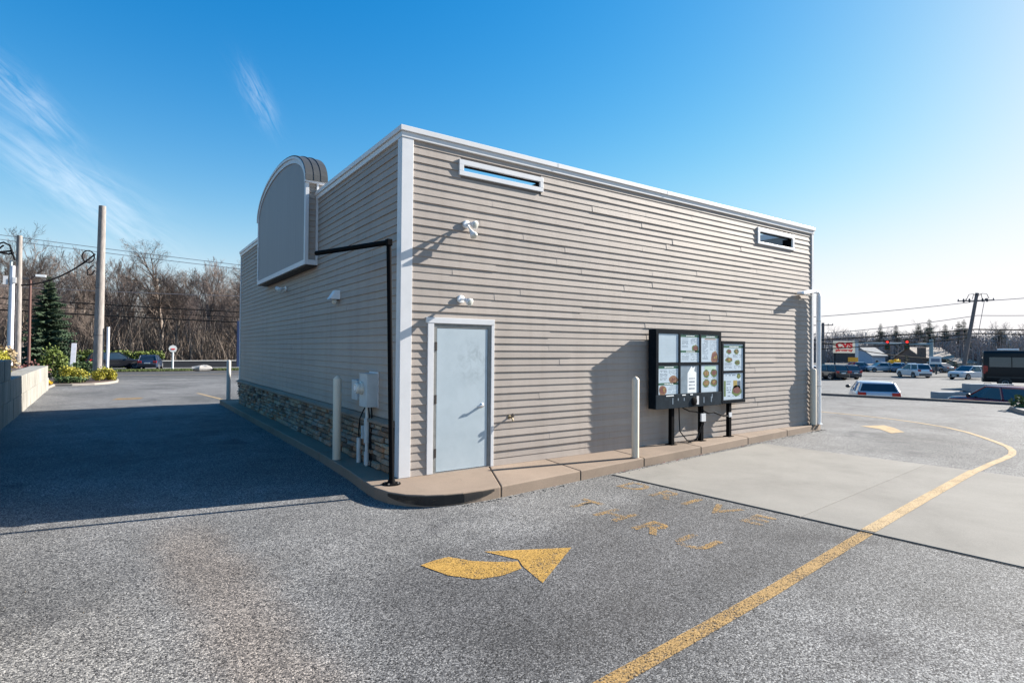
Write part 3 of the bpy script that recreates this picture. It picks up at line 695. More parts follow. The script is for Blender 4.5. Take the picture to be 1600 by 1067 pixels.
# ------------------------------------------------ stone veneer base under a sloped ledge
base = MB().box((-.02, .21, .152), (-.0005, 12.97, .84)).build('stone_base', 'mortar', B)
def stone_variant(seed):
    r = random.Random(seed); m = MB(); n = 4
    def j(a): return r.uniform(-a, a)
    bk = [(0, .02 + j(.01), .02 + j(.01)), (0, .98 + j(.01), .02 + j(.01)), (0, .98 + j(.01), .98 + j(.01)), (0, .02 + j(.01), .98 + j(.01))]
    md = [(-.6, .02 + abs(j(.03)), .03 + abs(j(.06))), (-.6, .5, .02 + abs(j(.06))), (-.6, .98 - abs(j(.03)), .03 + abs(j(.06))), (-.6, .985, .5), (-.6, .98 - abs(j(.03)), .97 - abs(j(.08))), (-.6, .5, .98 - abs(j(.06))), (-.6, .02 + abs(j(.03)), .97 - abs(j(.08))), (-.6, .015, .5)]
    bk = [(0, y, z) for _, y, z in md]
    fr = [(-1 + j(.2), .5 + (y - .5) * .86 + j(.02), .5 + (z - .5) * .72 + j(.04)) for _, y, z in md]
    m.loft([bk, md, fr]); m.v.append((-1.05 + j(.2), .5 + j(.1), .5 + j(.1))); m.f.pop(); k = 16; c = 24
    m.f += [(k + i, k + (i + 1) % 8, c) for i in range(8)]
    return m
SV = [stone_variant(100 + i) for i in range(9)]; SVM = [s.mesh('stone', 'veneer_stone') for s in SV]
stones = []; z = .153
for row in range(40):
    hgt = rnd.choice((.06, .075, .09, .11, .12)); 
    if z + hgt > .835: hgt = .838 - z
    if hgt < .02: break
    y = .215
    while y < 12.95:
        wd = rnd.uniform(.14, .36) if hgt < .08 else rnd.uniform(.18, .46)
        wd = min(wd, 12.96 - y)
        if 12.96 - y - wd < .07: wd = 12.96 - y
        # a tall stone now and then is split in two thin ones
        if hgt > .10 and rnd.random() < .4:
            q = rnd.uniform(.4, .6) * hgt; stones += [(y, z, wd, q), (y, z + q, wd, hgt - q)]
        else: stones.append((y, z, wd, hgt))
        y += wd
    z += hgt
stones.sort(key=lambda s: s[0])
far = MB()
for i, (y, zz, wd, hg) in enumerate(stones):
    dp = rnd.uniform(.025, .072); v = rnd.randrange(9)
    if i < 300: link('stone', SVM[v], base, (-.018, y + .003, zz + .002), (0, 0, 0), (dp, wd - .006, hg - .005))
    else: far.add([(-.018 + p[0] * dp, y + .003 + p[1] * (wd - .006), zz + .002 + p[2] * (hg - .005)) for p in SV[v].v], SV[v].f)
stuff(far.build('stones', 'veneer_stone_far', base))
y = .2; led = base
while y < 12.99:
    e = min(y + .9, 13.04); m = MB(); q = [(-.002, .842), (-.105, .842), (-.108, .885), (-.03, .93), (-.002, .93)]
    m.loft([[(a_, y + .002, b_) for a_, b_ in q], [(a_, e - .002, b_) for a_, b_ in q]]); m.build('ledge_stone', 'ledge_stone', base, bevel=.006); y = e
# ------------------------------------------------ arched sign gable
def arch_pts(y0, y1, zs, zt, n=28):
    c, a, hgt = (y0 + y1) / 2, (y1 - y0) / 2, zt - zs
    return [(c + a * math.cos(math.pi * k / n), zs + hgt * math.sin(math.pi * k / n) ** .92) for k in range(n + 1)]
def arch_band(y0, y1, zs, zt, x0, x1, th, n=28):
    m = MB(); outp = arch_pts(y0, y1, zs, zt, n); inp = arch_pts(y0 + th, y1 - th, zs, zt - th, n); k = n + 1
    m.v = [(x0, y, z) for y, z in outp] + [(x1, y, z) for y, z in outp] + [(x1, y, z) for y, z in inp] + [(x0, y, z) for y, z in inp]
    for i in range(n):
        for a_ in range(4): b_ = (a_ + 1) % 4; m.f.append((a_ * k + i, a_ * k + i + 1, b_ * k + i + 1, b_ * k + i))
    m.f += [(0, k, 2 * k, 3 * k), (n, k + n, 2 * k + n, 3 * k + n)]
    return m
prof = [(SY0 + .06, SZ0 + .06)] + [(SY1 - .06, SZ0 + .06)] + [(min(max(y, SY0 + .06), SY1 - .06), z) for y, z in arch_pts(SY0 + .03, SY1 - .03, SZS, SZT - .06)][0:]
pnl = MB(); n = len(prof); pnl.v = [(SX + .012, y, z) for y, z in prof] + [(.1, y, z) for y, z in prof]
pnl.f = [tuple(range(n)), tuple(range(2 * n - 1, n - 1, -1))] + [(i, (i + 1) % n, n + (i + 1) % n, n + i) for i in range(n)]
G = pnl.build('sign_gable', 'sign_panel', B)
arch_band(SY0, SY1, SZS, SZT, SX - .01, SX + .06, .10).build('arch_trim', 'white_trim', G)
arch_band(SY0 - .03, SY1 + .03, SZS + .02, SZT + .045, SX - .035, SX + .05, .05).build('arch_edge', 'coping_metal', G)
arch_band(SY0 - .05, SY1 + .05, SZS + .03, SZT + .075, SX - .02, .16, .035).build('vault_roof', 'roof_metal', G)
for k in range(1, 3):
    xx = SX + .14 * k; arch_band(SY0 - .055, SY1 + .055, SZS + .035, SZT + .092, xx, xx + .02, .03).build('roof_seam', 'roof_metal', G)
for y0, y1 in ((SY0, SY0 + .09), (SY1 - .09, SY1)):
    MB().box((SX - .009, y0, SZ0), (SX + .06, y1, SZS)).build('corner_trim', 'white_trim', G, bevel=.003)
MB().box((SX - .011, SY0 + .0905, SZ0), (SX + .06, SY1 - .0905, SZ0 + .10)).build('bottom_trim', 'white_trim', G, bevel=.003)
MB().box((SX + .0605, SY0 - .002, SZ0), (-.003, SY0 + .06, SZ0 + .10)).build('bottom_trim', 'white_trim', G, bevel=.003)
MB().box((SX - .03, SY0 - .03, SZS - .01), (.14, SY0 + .05, SZS + .05)).build('eave_trim', 'white_trim', G, bevel=.003)
MB().box((-.05, SY0 - .01, SZ0 + .1005), (-.014, SY0 + .05, SZS - .011)).build('corner_trim', 'white_trim', G, bevel=.003)
MB().box((SX + .02, SY0 + .06, SZ0 - .02), (-.015, SY1 - .03, SZ0 + .055)).build('soffit', 'dark_brown', G)
zz = SZ0 + .105
while zz < SZS - .03:          # clapboards on the end of the gable box
    link('plank', PLANK, G, (SX + .061, SY0 + .058, zz), (0, 0, 0), (.148, 1, min(1, (SZS - zz) / h))); zz += E_
del prof

# ================================================================ THINGS ON AND AROUND THE BUILDING
# ------------------------------------------------ flood lamps
def flood(loc, rz, label, heads, kind='round'):
    t = thing('flood_lamp', label, 'lamp', loc, rz, 'flood lamps on the walls')
    if kind == 'round':
        MB().lathe([(.0, .0), (.062, .0), (.062, -.03), (.05, -.04), (.0, -.041)], (0, 0, 0), 16, 'y').build('base_plate', 'lamp_white', t, True)
        for dx, dz, ax in heads:
            MB().path([(0, -.035, 0), (dx * .3, -.075, dz * .3), (dx * .6, -.11, dz * .6)], .014, 8).build('arm', 'lamp_white', t, True)
            b = Vector((dx * .5, -.10, dz * .5)); d = Vector((dx * ax, -.16, dz * ax - .05)).normalized(); m = MB()
            e = d.orthogonal().normalized(); f = d.cross(e); rings = []
            for r, s in ((.024, 0), (.03, .03), (.034, .055), (.058, .105), (.062, .125), (.055, .13)):
                rings.append([b + d * s + e * (r * math.cos(q * math.pi / 7)) + f * (r * math.sin(q * math.pi / 7)) for q in range(14)])
            m.loft(rings); hd_ = m.build('lamp_head', 'lamp_white', t, True)
            m = MB(); m.loft([[b + d * s + e * (r * math.cos(q * math.pi / 6)) + f * (r * math.sin(q * math.pi / 6)) for q in range(12)] for r, s in ((.053, .131), (.045, .145), (.02, .152))]); m.build('lens', 'lens', hd_, True)
    else:
        m = MB(); q = [(-.10, 0), (.10, 0), (.08, -.08), (-.08, -.08)]
        m.loft([[(x, y * 1.0, .10) for x, y in q], [(x * 1.1, y * 1.6, .02) for x, y in q], [(x * 1.15, y * 2.3, -.06) for x, y in q]]); hd_ = m.build('housing', 'lamp_white', t)
        for dx in (-.045, .045): MB().blob((dx, -.07, -.105), (.034, .034, .045), 10, 6).build('bulb', 'lens', t, True)
    return t
flood((1.03, -.014, 3.88), 0, 'upper white twin-head flood lamp high on the sunlit clapboard wall', [(.035, .0, .8), (.05, -.19, .8)])
flood((.945, -.014, 2.735), 0, 'lower white flood lamp just above the grey-blue door', [(.045, -.02, .8)])
flood((-.014, 6.71, 3.40), -math.pi / 2, 'small white twin flood lamp under the arched sign gable', [(-.12, .02, 1), (.10, -.04, 1)])
flood((-.014, 2.80, 2.93), -math.pi / 2, 'square white wall lamp with two bulbs on the shaded side wall', [], 'box')
# ------------------------------------------------ hose tap
t = thing('hose_tap', 'small brass hose tap low on the wall right of the door', 'tap', (1.865, -.012, .90))
MB().lathe([(.0, 0), (.032, 0), (.032, -.008), (.014, -.012), (.014, -.08), (.0, -.081)], (0, 0, 0), 12, 'y').build('pipe', 'brass', t, True)
MB().path([(0, -.06, 0), (0, -.085, -.01), (0, -.10, -.04), (0, -.10, -.06)], .013, 8).build('spout', 'brass', t, True)
m = MB(); m.lathe([(.006, -.08), (.03, -.092), (.034, -.1), (.03, -.107), (.006, -.11)], (0.0, 0, .035), 10, 'y'); m.build('wheel_handle', 'dark_brown', t, True)
# ------------------------------------------------ bollards
def bollard(loc, h, r, m, label, cone=True):
    o = MB()
    pr_ = [(r, 0), (r, h - r * .9), (r * .93, h - r * .75), (r * .55, h - r * .3), (r * .12, h), (0, h)] if cone else [(r, 0), (r, h - r * .6), (r * .8, h - r * .2), (r * .3, h), (0, h)]
    t = thing('bollard', label, 'bollard', loc, 0, 'bollards round the building')
    o.lathe(pr_, (0, 0, 0), 24).build('post', m, t, True)
    MB().lathe([(r + .02, -.003), (r + .018, .006), (r + .001, .008), (r + .001, -.003)], (0, 0, 0), 20).build('base_ring', 'concrete_walk', t)
    return t
bollard((3.98, -.75, .15), 1.39, .062, 'bollard_cream', 'cream bollard on the sunlit kerb left of the menu boards')
bollard((-.33, 1.80, .15), 1.38, .066, 'bollard_cream', 'cream bollard in the shade beside the electric meter')
bollard((-.11, 14.58, .15), 1.40, .07, 'bollard_grey', 'grey bollard at the far end of the shaded stone wall')
bollard((11.10, -.115, .15), 1.42, .075, 'bollard_cream', 'beige bollard at the right end of the clapboard wall', False)
# ------------------------------------------------ clearance bar
t = thing('clearance_bar', 'black clearance bar post with a long arm at the building corner', 'clearance bar', (-.24, -.27, .15))
MB().lathe([(.0, 0), (.125, 0), (.125, .012), (.06, .02), (.045, .06), (.0, .061)], (0, 0, 0), 20).build('base_plate', 'black_paint_and_shade', t, True)
for a_ in range(4): MB().lathe([(.014, .012), (.014, .028), (0, .03)], (.095 * math.cos(a_ * 1.57 + .8), .095 * math.sin(a_ * 1.57 + .8), 0), 6).build('bolt', 'steel', t)
MB().tube((0, 0, .02), (-.075, 0, 3.30), .034, .034, 12).build('post', 'black_paint_and_shade', t, True)
MB().tube((-.075, -.035, 3.265), (-.56, 1.70, 3.30), .036, .036, 12).build('arm', 'black_paint_and_shade', t, True)
MB().box((-.115, -.045, 3.22), (-.035, .045, 3.312)).build('elbow', 'black_paint_and_shade', t, bevel=.01)
# ------------------------------------------------ electric meter on the side wall
t = thing('electric_meter', 'grey electric meter box with conduit on the shaded side wall', 'electric meter', (-.0, 1.0, .15))
MB().box((-.03, -.21, .92), (-.014, .16, 1.47)).build('backboard', 'white_trim', t)
bx_ = MB().box((-.20, -.20, .935), (-.0305, .13, 1.435)).build('meter_box', 'meter_grey', t, bevel=.006)
MB().lathe([(.10, -.201), (.10, -.23), (.088, -.235), (.085, -.285), (.06, -.31), (.0, -.314)], (0, .015, 1.22), 20, 'x').build('meter_dome', 'lens', bx_, True)
MB().lathe([(.07, -.2855), (.07, -.308), (0, -.316)], (0, .015, 1.22), 16, 'x').build('dial', 'lamp_white', bx_, True)
MB().box((-.21, -.205, 1.4355), (-.0305, .135, 1.447)).build('lid', 'meter_grey', bx_)
MB().box((-.03, .22, .95), (-.014, .42, 1.36)).build('backboard', 'white_trim', t)
MB().box((-.14, .40, 1.0), (-.0305, .66, 1.32)).build('junction_box', 'meter_grey', t, bevel=.006)
MB().tube((-.09, .07, .944), (-.09, .07, 0), .028, .028, 10).build('conduit', 'conduit', t, True)
MB().tube((-.09, .07, .74), (-.09, .07, .36), .048, .048, 12).build('expansion_sleeve', 'meter_grey', t, True)
MB().tube((-.09, .07, .22), (-.09, .07, .02), .042, .042, 12).build('expansion_sleeve', 'conduit', t, True)
MB().box((-.15, .13, .42), (-.09, .17, .62)).build('small_box', 'meter_grey', t)
MB().tube((-.10, .40, .0), (-.10, .40, .40), .036, .036, 10).build('stub_pipe', 'conduit', t, True)
MB().path([(-.08, .10, .95), (-.10, .2, .86), (-.11, .33, .72), (-.105, .395, .52), (-.10, .40, .40)], .011, 6).build('cable', 'wire_black', t, True)
MB().path([(-.08, -.07, .95), (-.07, -.08, .8), (-.08, -.07, .4), (-.07, -.06, .0)], .011, 6).build('cable', 'wire_black', t, True)
MB().path([(-.09, .02, .95), (-.08, -.02, .7), (-.075, .0, .3), (-.07, .01, .0)], .009, 6).build('cable', 'wire_black', t, True)
# ------------------------------------------------ menu boards
def rect(m, x0, x1, z0, z1, y): m.add([(x0, y, z0), (x1, y, z0), (x1, y, z1), (x0, y, z1)], [(0, 1, 2, 3)])
def oval(m, cx, cz, rx, rz, y, seed):
    q = random.Random(seed); n = 14
    m.add([(cx + rx * math.cos(2 * math.pi * k / n) * q.uniform(.82, 1.1), y, cz + rz * math.sin(2 * math.pi * k / n) * q.uniform(.82, 1.1)) for k in range(n)], [tuple(range(n))])
def lines(m, x0, x1, z0, z1, y, seed, step=.022, hgt=.009, fill=.8):
    q = random.Random(seed); z_ = z1
    while z_ > z0 + hgt:
        x = x0
        while x < x1 - .015:
            ln = q.uniform(.015, .05)
            if q.random() < fill: rect(m, x, min(x + ln, x1), z_ - hgt, z_, y)
            x += ln + .008
        z_ -= step * q.choice((1, 1, 1, 1.6))
def board(name, label, loc, w, hgt, dep, cols, rows, foot, margin, gap, posters, legs, cat='menu board'):
    t = thing(name, label, cat, loc, 0, 'drive-through menu boards')
    MB().box((0, .02, foot), (w, dep, hgt)).build('cabinet', 'navy_black', t, bevel=.008)
    # face frame: rails and mullions stand proud of the posters
    z0 = foot + posters['strip']; ch = (hgt - z0 - margin - (rows - 1) * gap) / rows; cw = (w - 2 * margin - (cols - 1) * gap) / cols
    MB().box((-.002, 0, hgt - margin), (w + .002, .0195, hgt + .002)).build('rail', 'navy_black', t, bevel=.003)
    for r in range(1, rows): MB().box((margin, .001, z0 + r * ch + (r - 1) * gap), (w - margin, .0195, z0 + r * ch + r * gap)).build('rail', 'navy_black', t, bevel=.003)
    for c in range(cols + 1):
        x0 = 0 if c == 0 else margin + c * cw + (c - 1) * gap; x1 = margin if c == 0 else (w if c == cols else x0 + gap)
        MB().box((x0, -.001, z0 - .001), (x1, .0195, hgt - margin - .001)).build('mullion', 'navy_black', t, bevel=.003)
    st = MB().box((-.001, -.006, foot - .002), (w + .001, .0195, z0 - .002)).build('speaker_panel' if posters['strip'] > .1 else 'rail', 'charcoal_panel' if posters['strip'] > .1 else 'navy_black', t, bevel=.004)
    for c in range(cols):
        for r in range(rows):
            x0 = margin + c * (cw + gap); zz0 = z0 + r * (ch + gap); kind = posters[(c, rows - 1 - r)]
            p = MB(); p.box((x0 + .004, .013, zz0 + .004), (x0 + cw - .004, .0198, zz0 + ch - .004))
            po = p.build('poster', {'blank': 'blank_panel', 'note': 'dull_panel'}.get(kind, 'poster_paper'), t)
            draw(po, kind, x0 + .008, x0 + cw - .008, zz0 + .008, zz0 + ch - .008, .0125)
    for x, zt_ in legs:
        MB().box((x - .042, dep * .5 - .04, 0), (x + .042, dep * .5 + .04, foot)).build('post', 'black_paint_and_shade', t, bevel=.004)
        MB().box((x - .08, dep * .5 - .08, 0), (x + .08, dep * .5 + .08, .012)).build('foot_plate', 'black_paint_and_shade', t)
    return t, st
def draw(po, kind, x0, x1, z0, z1, y):
    w, h_ = x1 - x0, z1 - z0; s = hash(kind) % 97 if False else sum(map(ord, kind))
    def band_(a, b, m_='print_green'):
        m = MB(); rect(m, x0, x1, z0 + a * h_, z0 + b * h_, y); m.build('heading', m_, po)
        m = MB(); lines(m, x0 + w * .30, x0 + w * .78, z0 + (a + .25 * (b - a)) * h_, z0 + (b - .3 * (b - a)) * h_, y - .001, s + int(a * 100), .03, (b - a) * h_ * .38, 1.0); m.build('heading_text', 'print_white', po)
    def txt(a, b, c, d, seed, mt='print_grey', step=.024, hh=.009): m = MB(); lines(m, x0 + a * w, x0 + b * w, z0 + c * h_, z0 + d * h_, y, seed, step, hh); m.build('text_lines', mt, po)
    def food(cx, cz, r, mt, seed, sq=.7):
        m = MB(); oval(m, x0 + cx * w, z0 + cz * h_, r * w * 1.12, r * w * sq * 1.1, y, seed); o1 = m.build('food_picture', 'print_leaf' if seed % 2 else 'print_tan', po)
        m = MB(); oval(m, x0 + cx * w + .004, z0 + cz * h_ + .008, r * w * .85, r * w * sq * .7, y - .001, seed + 1); m.build('food_picture', mt, po)
        m = MB()
        for k in range(5): oval(m, x0 + cx * w + rnd.uniform(-.5, .5) * r * w, z0 + cz * h_ + rnd.uniform(-.3, .4) * r * w * sq, r * w * .18, r * w * .13, y - .002 - k * .0002, seed + k)
        m.build('food_picture', 'print_yellow' if seed % 3 else 'print_red', po)
    if kind == 'blank': txt(.06, .94, .05, .95, 5, 'blank_panel', .05, .012)
    if kind == 'two':
        band_(.90, 1.0); txt(.08, .42, .50, .86, 7, 'print_dark'); txt(.55, .92, .66, .86, 8, 'print_dark'); food(.80, .50, .17, 'print_red', 3)
        band_(.34, .42); txt(.08, .45, .05, .30, 9, 'print_grey'); txt(.55, .92, .05, .30, 10, 'print_grey')
    if kind == 'list':
        band_(.89, 1.0); m = MB(); rect(m, x0 + .2 * w, x0 + .85 * w, z0 + .83 * h_, z0 + .87 * h_, y); m.build('subheading', 'print_tan', po)
        txt(.08, .40, .06, .80, 17, 'print_dark'); txt(.50, .92, .42, .78, 18, 'print_grey'); food(.78, .16, .20, 'print_red', 4, 1.1)
    if kind == 'wraps':
        band_(.90, 1.0); txt(.08, .45, .46, .84, 21, 'print_dark'); txt(.52, .92, .64, .84, 22, 'print_grey'); food(.76, .50, .22, 'print_tan', 6, .6); food(.22, .14, .20, 'print_red', 8, .8)
        band_(.32, .40); txt(.50, .92, .05, .28, 23, 'print_grey')
    if kind == 'note':
        m = MB(); m.add([(x0 + a_ * w, y, z0 + b_ * h_) for a_, b_ in ((.38, 0), (.86, 0), (.86, .74), (.74, .80), (.80, .97), (.66, .90), (.60, .99), (.48, .84), (.38, .72))], [tuple(range(9))]); m.build('paper_note', 'print_white', po)
        m = MB(); q = random.Random(4)
        for k, zc in enumerate((.50, .38, .26, .13)):
            x = x0 + .46 * w
            while x < x0 + .80 * w: rect(m, x, x + q.uniform(.012, .03), z0 + zc * h_, z0 + (zc + .05) * h_, y - .001); x += .04
        m.build('handwriting', 'print_dark', po)
    if kind == 'four':
        m = MB(); rect(m, x0 + .2 * w, x0 + .85 * w, z0 + .82 * h_, z0 + .98 * h_, y); m.build('subheading', 'print_pale_green', po)
        for k, (a_, b_) in enumerate(((.30, .68), (.74, .70), (.30, .32), (.74, .34))):
            food(a_, b_, .18, 'print_red' if k % 2 else 'print_tan', 31 + 2 * k, .75); txt(a_ - .16, a_ + .14, b_ - .20, b_ - .13, 40 + k, 'print_dark')
    if kind == 'top2':
        band_(.86, .95); food(.28, .72, .12, 'print_red', 51, .6); food(.66, .72, .12, 'dark_brown', 53, .7); food(.28, .40, .18, 'print_red', 55, .4); food(.72, .30, .13, 'print_leaf', 57, .6)
        txt(.06, .42, .05, .30, 61, 'print_dark'); txt(.48, .94, .48, .60, 62, 'print_dark'); txt(.55, .92, .06, .18, 63, 'print_dark'); txt(.06, .3, .5, .62, 64, 'print_dark')
    if kind == 'meal':
        txt(.12, .62, .80, .94, 71, 'print_dark', .04, .022); m = MB(); rect(m, x0 + .03 * w, x0 + .12 * w, z0 + .12 * h_, z0 + .72 * h_, y); m.build('stripe', 'print_leaf', po)
        txt(.16, .38, .10, .70, 72, 'print_dark', .05, .018)
        m = MB(); rect(m, x0 + .50 * w, x0 + .70 * w, z0 + .38 * h_, z0 + .72 * h_, y); m.build('food_picture', 'print_yellow', po)
        m = MB(); rect(m, x0 + .71 * w, x0 + .88 * w, z0 + .40 * h_, z0 + .70 * h_, y); m.build('food_picture', 'print_dark', po)
        food(.68, .32, .24, 'print_red', 75, .65); txt(.4, .95, .08, .13, 76, 'print_dark'); food(.78, .88, .10, 'print_leaf', 77, .8)
t, st = board('menu_board', 'large dark menu board with six poster panels before the clapboard wall', (5.04, -.28, .15), 2.02, 2.24, .19, 3, 2, .72, .075, .055,
      {'strip': .27, (0, 0): 'blank', (1, 0): 'two', (2, 0): 'list', (0, 1): 'wraps', (1, 1): 'note', (2, 1): 'four'}, [(.56, 0), (1.47, 0)])
m = MB(); m.lathe([(.0, 0), (.085, 0), (.09, -.008), (.06, -.02), (0, -.02)], (1.12, -.007, .83), 18, 'y'); m.build('speaker_cone', 'black_paint_and_shade', st, True)
MB().box((1.20, -.012, .76), (1.27, -.0065, .93)).build('speaker_label', 'white_trim', st)
for x, a_, b_ in ((.46, .80, .92), (.62, .86, .91), (.80, .85, .91), (1.42, .78, .90), (1.66, .79, .90), (1.69, .87, .95)): MB().box((x, -.009, a_), (x + .03, -.0065, b_)).build('worn_mark', 'print_grey', st)
for x0_, x1_ in ((.28, .5), (.75, .86), (1.0, 1.08)): MB().box((x0_, -.011, .955), (x1_, -.0065, .975)).build('worn_mark', 'print_white', st)
t2, _ = board('menu_board', 'narrow dark menu board with two posters on a single post', (7.20, -.20, .15), .84, 2.05, .12, 1, 2, .72, .06, .045,
      {'strip': .07, (0, 0): 'top2', (0, 1): 'meal'}, [(.33, 0)])
MB().path([(1.47, .05, .62), (1.62, .02, .56), (1.8, .03, .57), (2.2, .06, .46), (2.45, .11, .44)], .017, 6).build('cable', 'wire_black', t, True)
MB().path([(.78, .09, .72), (.74, .05, .5), (.76, .05, .25), (.95, .03, .06), (1.15, .02, .03), (1.3, .03, .10), (1.42, .06, .3)], .012, 6).build('cable', 'wire_black', t, True)
MB().path([(.9, .1, .70), (1.1, .08, .62), (1.3, .08, .60), (1.5, .05, .52), (1.46, .02, .34), (1.2, .0, .04), (.98, .02, .02)], .011, 6).build('cable', 'wire_black', t, True)
MB().box((1.40, .02, .40), (1.54, .055, .56)).build('junction_plate', 'white_trim', t)
MB().box((.28, .015, .42), (.38, .03, .52)).build('junction_plate', 'white_trim', t2)
# ------------------------------------------------ lamp pole at the right end of the wall
t = thing('lamp_post', 'white lamp post with a short arm at the right end of the wall', 'lamp post', (11.34, -.13, .15))
MB().box((-.07, -.07, 0), (.07, .07, .02)).build('base_plate', 'lamp_white', t)
MB().tube((0, 0, .0), (0, 0, 3.26), .058, .055, 16).build('pole', 'lamp_white', t, True)
MB().path([(0, 0, 3.2), (0, 0, 3.30), (-.05, 0, 3.355), (-.18, -.005, 3.36), (-.34, -.01, 3.34)], .045, 10).build('arm', 'lamp_white', t, True)
m = MB(); q = [(-.08, -.03), (.08, -.03), (.07, .05), (-.07, .05)]
m.loft([[(-.32, a_ * .6, 3.34 + b_ * .7) for a_, b_ in q], [(-.45, a_, 3.335 + b_) for a_, b_ in q], [(-.85, a_ * 1.05, 3.28 + b_ * .9) for a_, b_ in q], [(-.93, a_ * .8, 3.27 + b_ * .5) for a_, b_ in q]]); m.build('lamp_head', 'lamp_white', t)
MB().box((-.80, -.06, 3.235), (-.46, .06, 3.25)).build('lens', 'lens', t)
for z in (.95, 2.6): MB().tube((0, 0, z), (0, 0, z + .03), .062, .062, 14).build('clamp_band', 'steel', t)

# ================================================================ LEFT SIDE
# ------------------------------------------------ wall of big concrete blocks
t = thing('retaining_wall', 'retaining wall of big concrete blocks along the left of the drive', 'wall', (-5.75, 15, 0))
blk = MB(); blk.box((-.6, 0, 0), (0, 1, 1)); BLK = blk.mesh('block', 'concrete_block')
def wall_x(y): return -5.55 - (y - 10.3) * .0235 + 5.75
ang = math.atan(.0235)
for row, (z0, z1, y0, y1, off) in enumerate(((-.1, .54, -12.6, 25.8, 0), (.545, 1.10, -12.0, 25.2, .6), (1.105, 1.62, -12.1, 11.9, .0))):
    y = y0
    while y < y1 - .1:
        ln = min(1.2, y1 - y); o = link('block', BLK, t, (wall_x(y) + rnd.uniform(-.012, .012), y - 15 + .006, z0), (0, 0, ang + rnd.uniform(-.006, .006)), (1, ln - .012, z1 - z0))
        md = o.modifiers.new('bevel', 'BEVEL'); md.width = .018; md.segments = 2; y += ln
g = MB(); g.add([(-5.75, -12.4, 1.06), (-40, -12.4, 1.3), (-40, 24.8, 1.3), (-6.35, 24.8, 1.02)], [(0, 1, 2, 3)])
struct(g.build('planting_bed', 'mulch'))
# ------------------------------------------------ foliage builders
def leaf_shrub(c, r, n, size, seed, flat=.8):
    """leaf-sized faces spread through an uneven mound"""
    q = random.Random(seed); m = MB(); lobes = [(q.uniform(-.55, .55), q.uniform(-.55, .55), q.uniform(.15, .75), q.uniform(.35, .6)) for _ in range(9)]
    for _ in range(n):
        lx, ly, lz, lr = q.choice(lobes)
        d = Vector((q.gauss(0, 1), q.gauss(0, 1), q.gauss(0, 1))).normalized() * lr * q.uniform(.55, 1.05)
        p = Vector((c[0] + r[0] * (lx + d.x), c[1] + r[1] * (ly + d.y), c[2] + max(.02, r[2] * (lz + d.z * flat))))
        a = Vector((q.gauss(0, 1), q.gauss(0, 1), q.gauss(.4, 1))).normalized(); b = a.orthogonal().normalized(); e = a.cross(b); s = size * q.uniform(.6, 1.3)
        m.add([p - b * s * .5, p + e * s * .9 , p + b * s * .5, p - e * s * .4], [(0, 1, 2, 3)])
    return m
def shrub(name, loc, r, n, size, m_, label, seed, group=None, cat='shrub'):
    t = thing(name, label, cat, loc, 0, group)
    leaf_shrub((0, 0, 0), r, n, size, seed).build('foliage', m_, t)
    s = MB(); q = random.Random(seed)
    for k in range(6):
        a = q.uniform(0, 6.28); s.tube((0, 0, -.05), (math.cos(a) * r[0] * .5, math.sin(a) * r[1] * .5, r[2] * .8), .02, .008, 5)
    s.build('stem', 'bark_dark', t); return t
# planted island with kerb
isl = [(-6.0, 26.3), (-5.9, 28.4), (-5.2, 28.3), (-4.3, 28.6), (-3.7, 29.4), (-3.35, 30.6), (-3.3, 32.4), (-3.4, 34.2), (-4.2, 34.4), (-14, 34.4), (-14, 26.3)]
g = MB().prism([(x * 1.0, y) for x, y in isl], -.1, .10); k = struct(g.build('island_kerb', 'concrete_kerb', bevel=.03))
cx, cy = -6.5, 30.8
g = MB().prism([(cx + (x - cx) * .94 if x > -6 else x, cy + (y - cy) * .94) for x, y in isl], -.1, .14); struct(g.build('island_bed', 'mulch'))
shrub('golden_shrub', (-5.15, 29.9, .12), (.75, .7, .8), 3200, .065, 'gold_leaf', 'left golden-green shrub before the stout bare pole on the island', 1, 'golden shrubs')
shrub('golden_shrub', (-3.95, 30.6, .12), (.65, .6, .75), 2800, .065, 'gold_leaf', 'right golden-green shrub before the stout bare pole on the island', 2, 'golden shrubs')
shrub('juniper', (-5.3, 28.9, .10), (.95, .38, .34), 900, .07, 'juniper', 'low green spreading juniper along the island kerb', 3)
shrub('daffodil_clump', (-6.05, 27.6, .08), (.16, .16, .25), 90, .05, 'daffodil', 'small clump of yellow flowers at the end of the block wall', 4, cat='flowers')
for i, (x, y, s_) in enumerate(((-6.9, 13.6, .8), (-7.1, 15.6, .85), (-6.95, 18.0, .8), (-7.6, 12.0, .9))):
    shrub('golden_shrub', (x, y, 1.0), (.8 * s_, 1.0 * s_, .95 * s_), 3200, .065, 'gold_leaf', ['golden-green shrub on top of the block wall, nearest the left edge', 'golden-green shrub on the block wall, second from the near end', 'golden-green shrub on the block wall, farthest of its row', 'golden-green shrub at the left edge behind the others on the wall'][i], 20 + i, 'golden shrubs')
shrub('dry_grass_clump', (-8.0, 27.5, .5), (.9, .9, 2.2), 1500, .14, 'dry_grass', 'tall pale dry bush beside the left utility pole', 31)
shrub('red_shrub', (-7.2, 30.0, .2), (1.1, .9, .9), 900, .10, 'red_shrub', 'low dull red shrub behind the end of the block wall', 32)
shrub('evergreen_bush', (-6.7, 36.5, .0), (1.0, 1.0, 1.9), 1600, .12, 'hedge', 'rounded olive evergreen bush right of the dry bush', 33)
shrub('evergreen_bush', (-5.2, 35.8, -.05), (1.3, .7, 1.0), 1400, .10, 'juniper', 'dark green low bush left of the stout pole', 34)
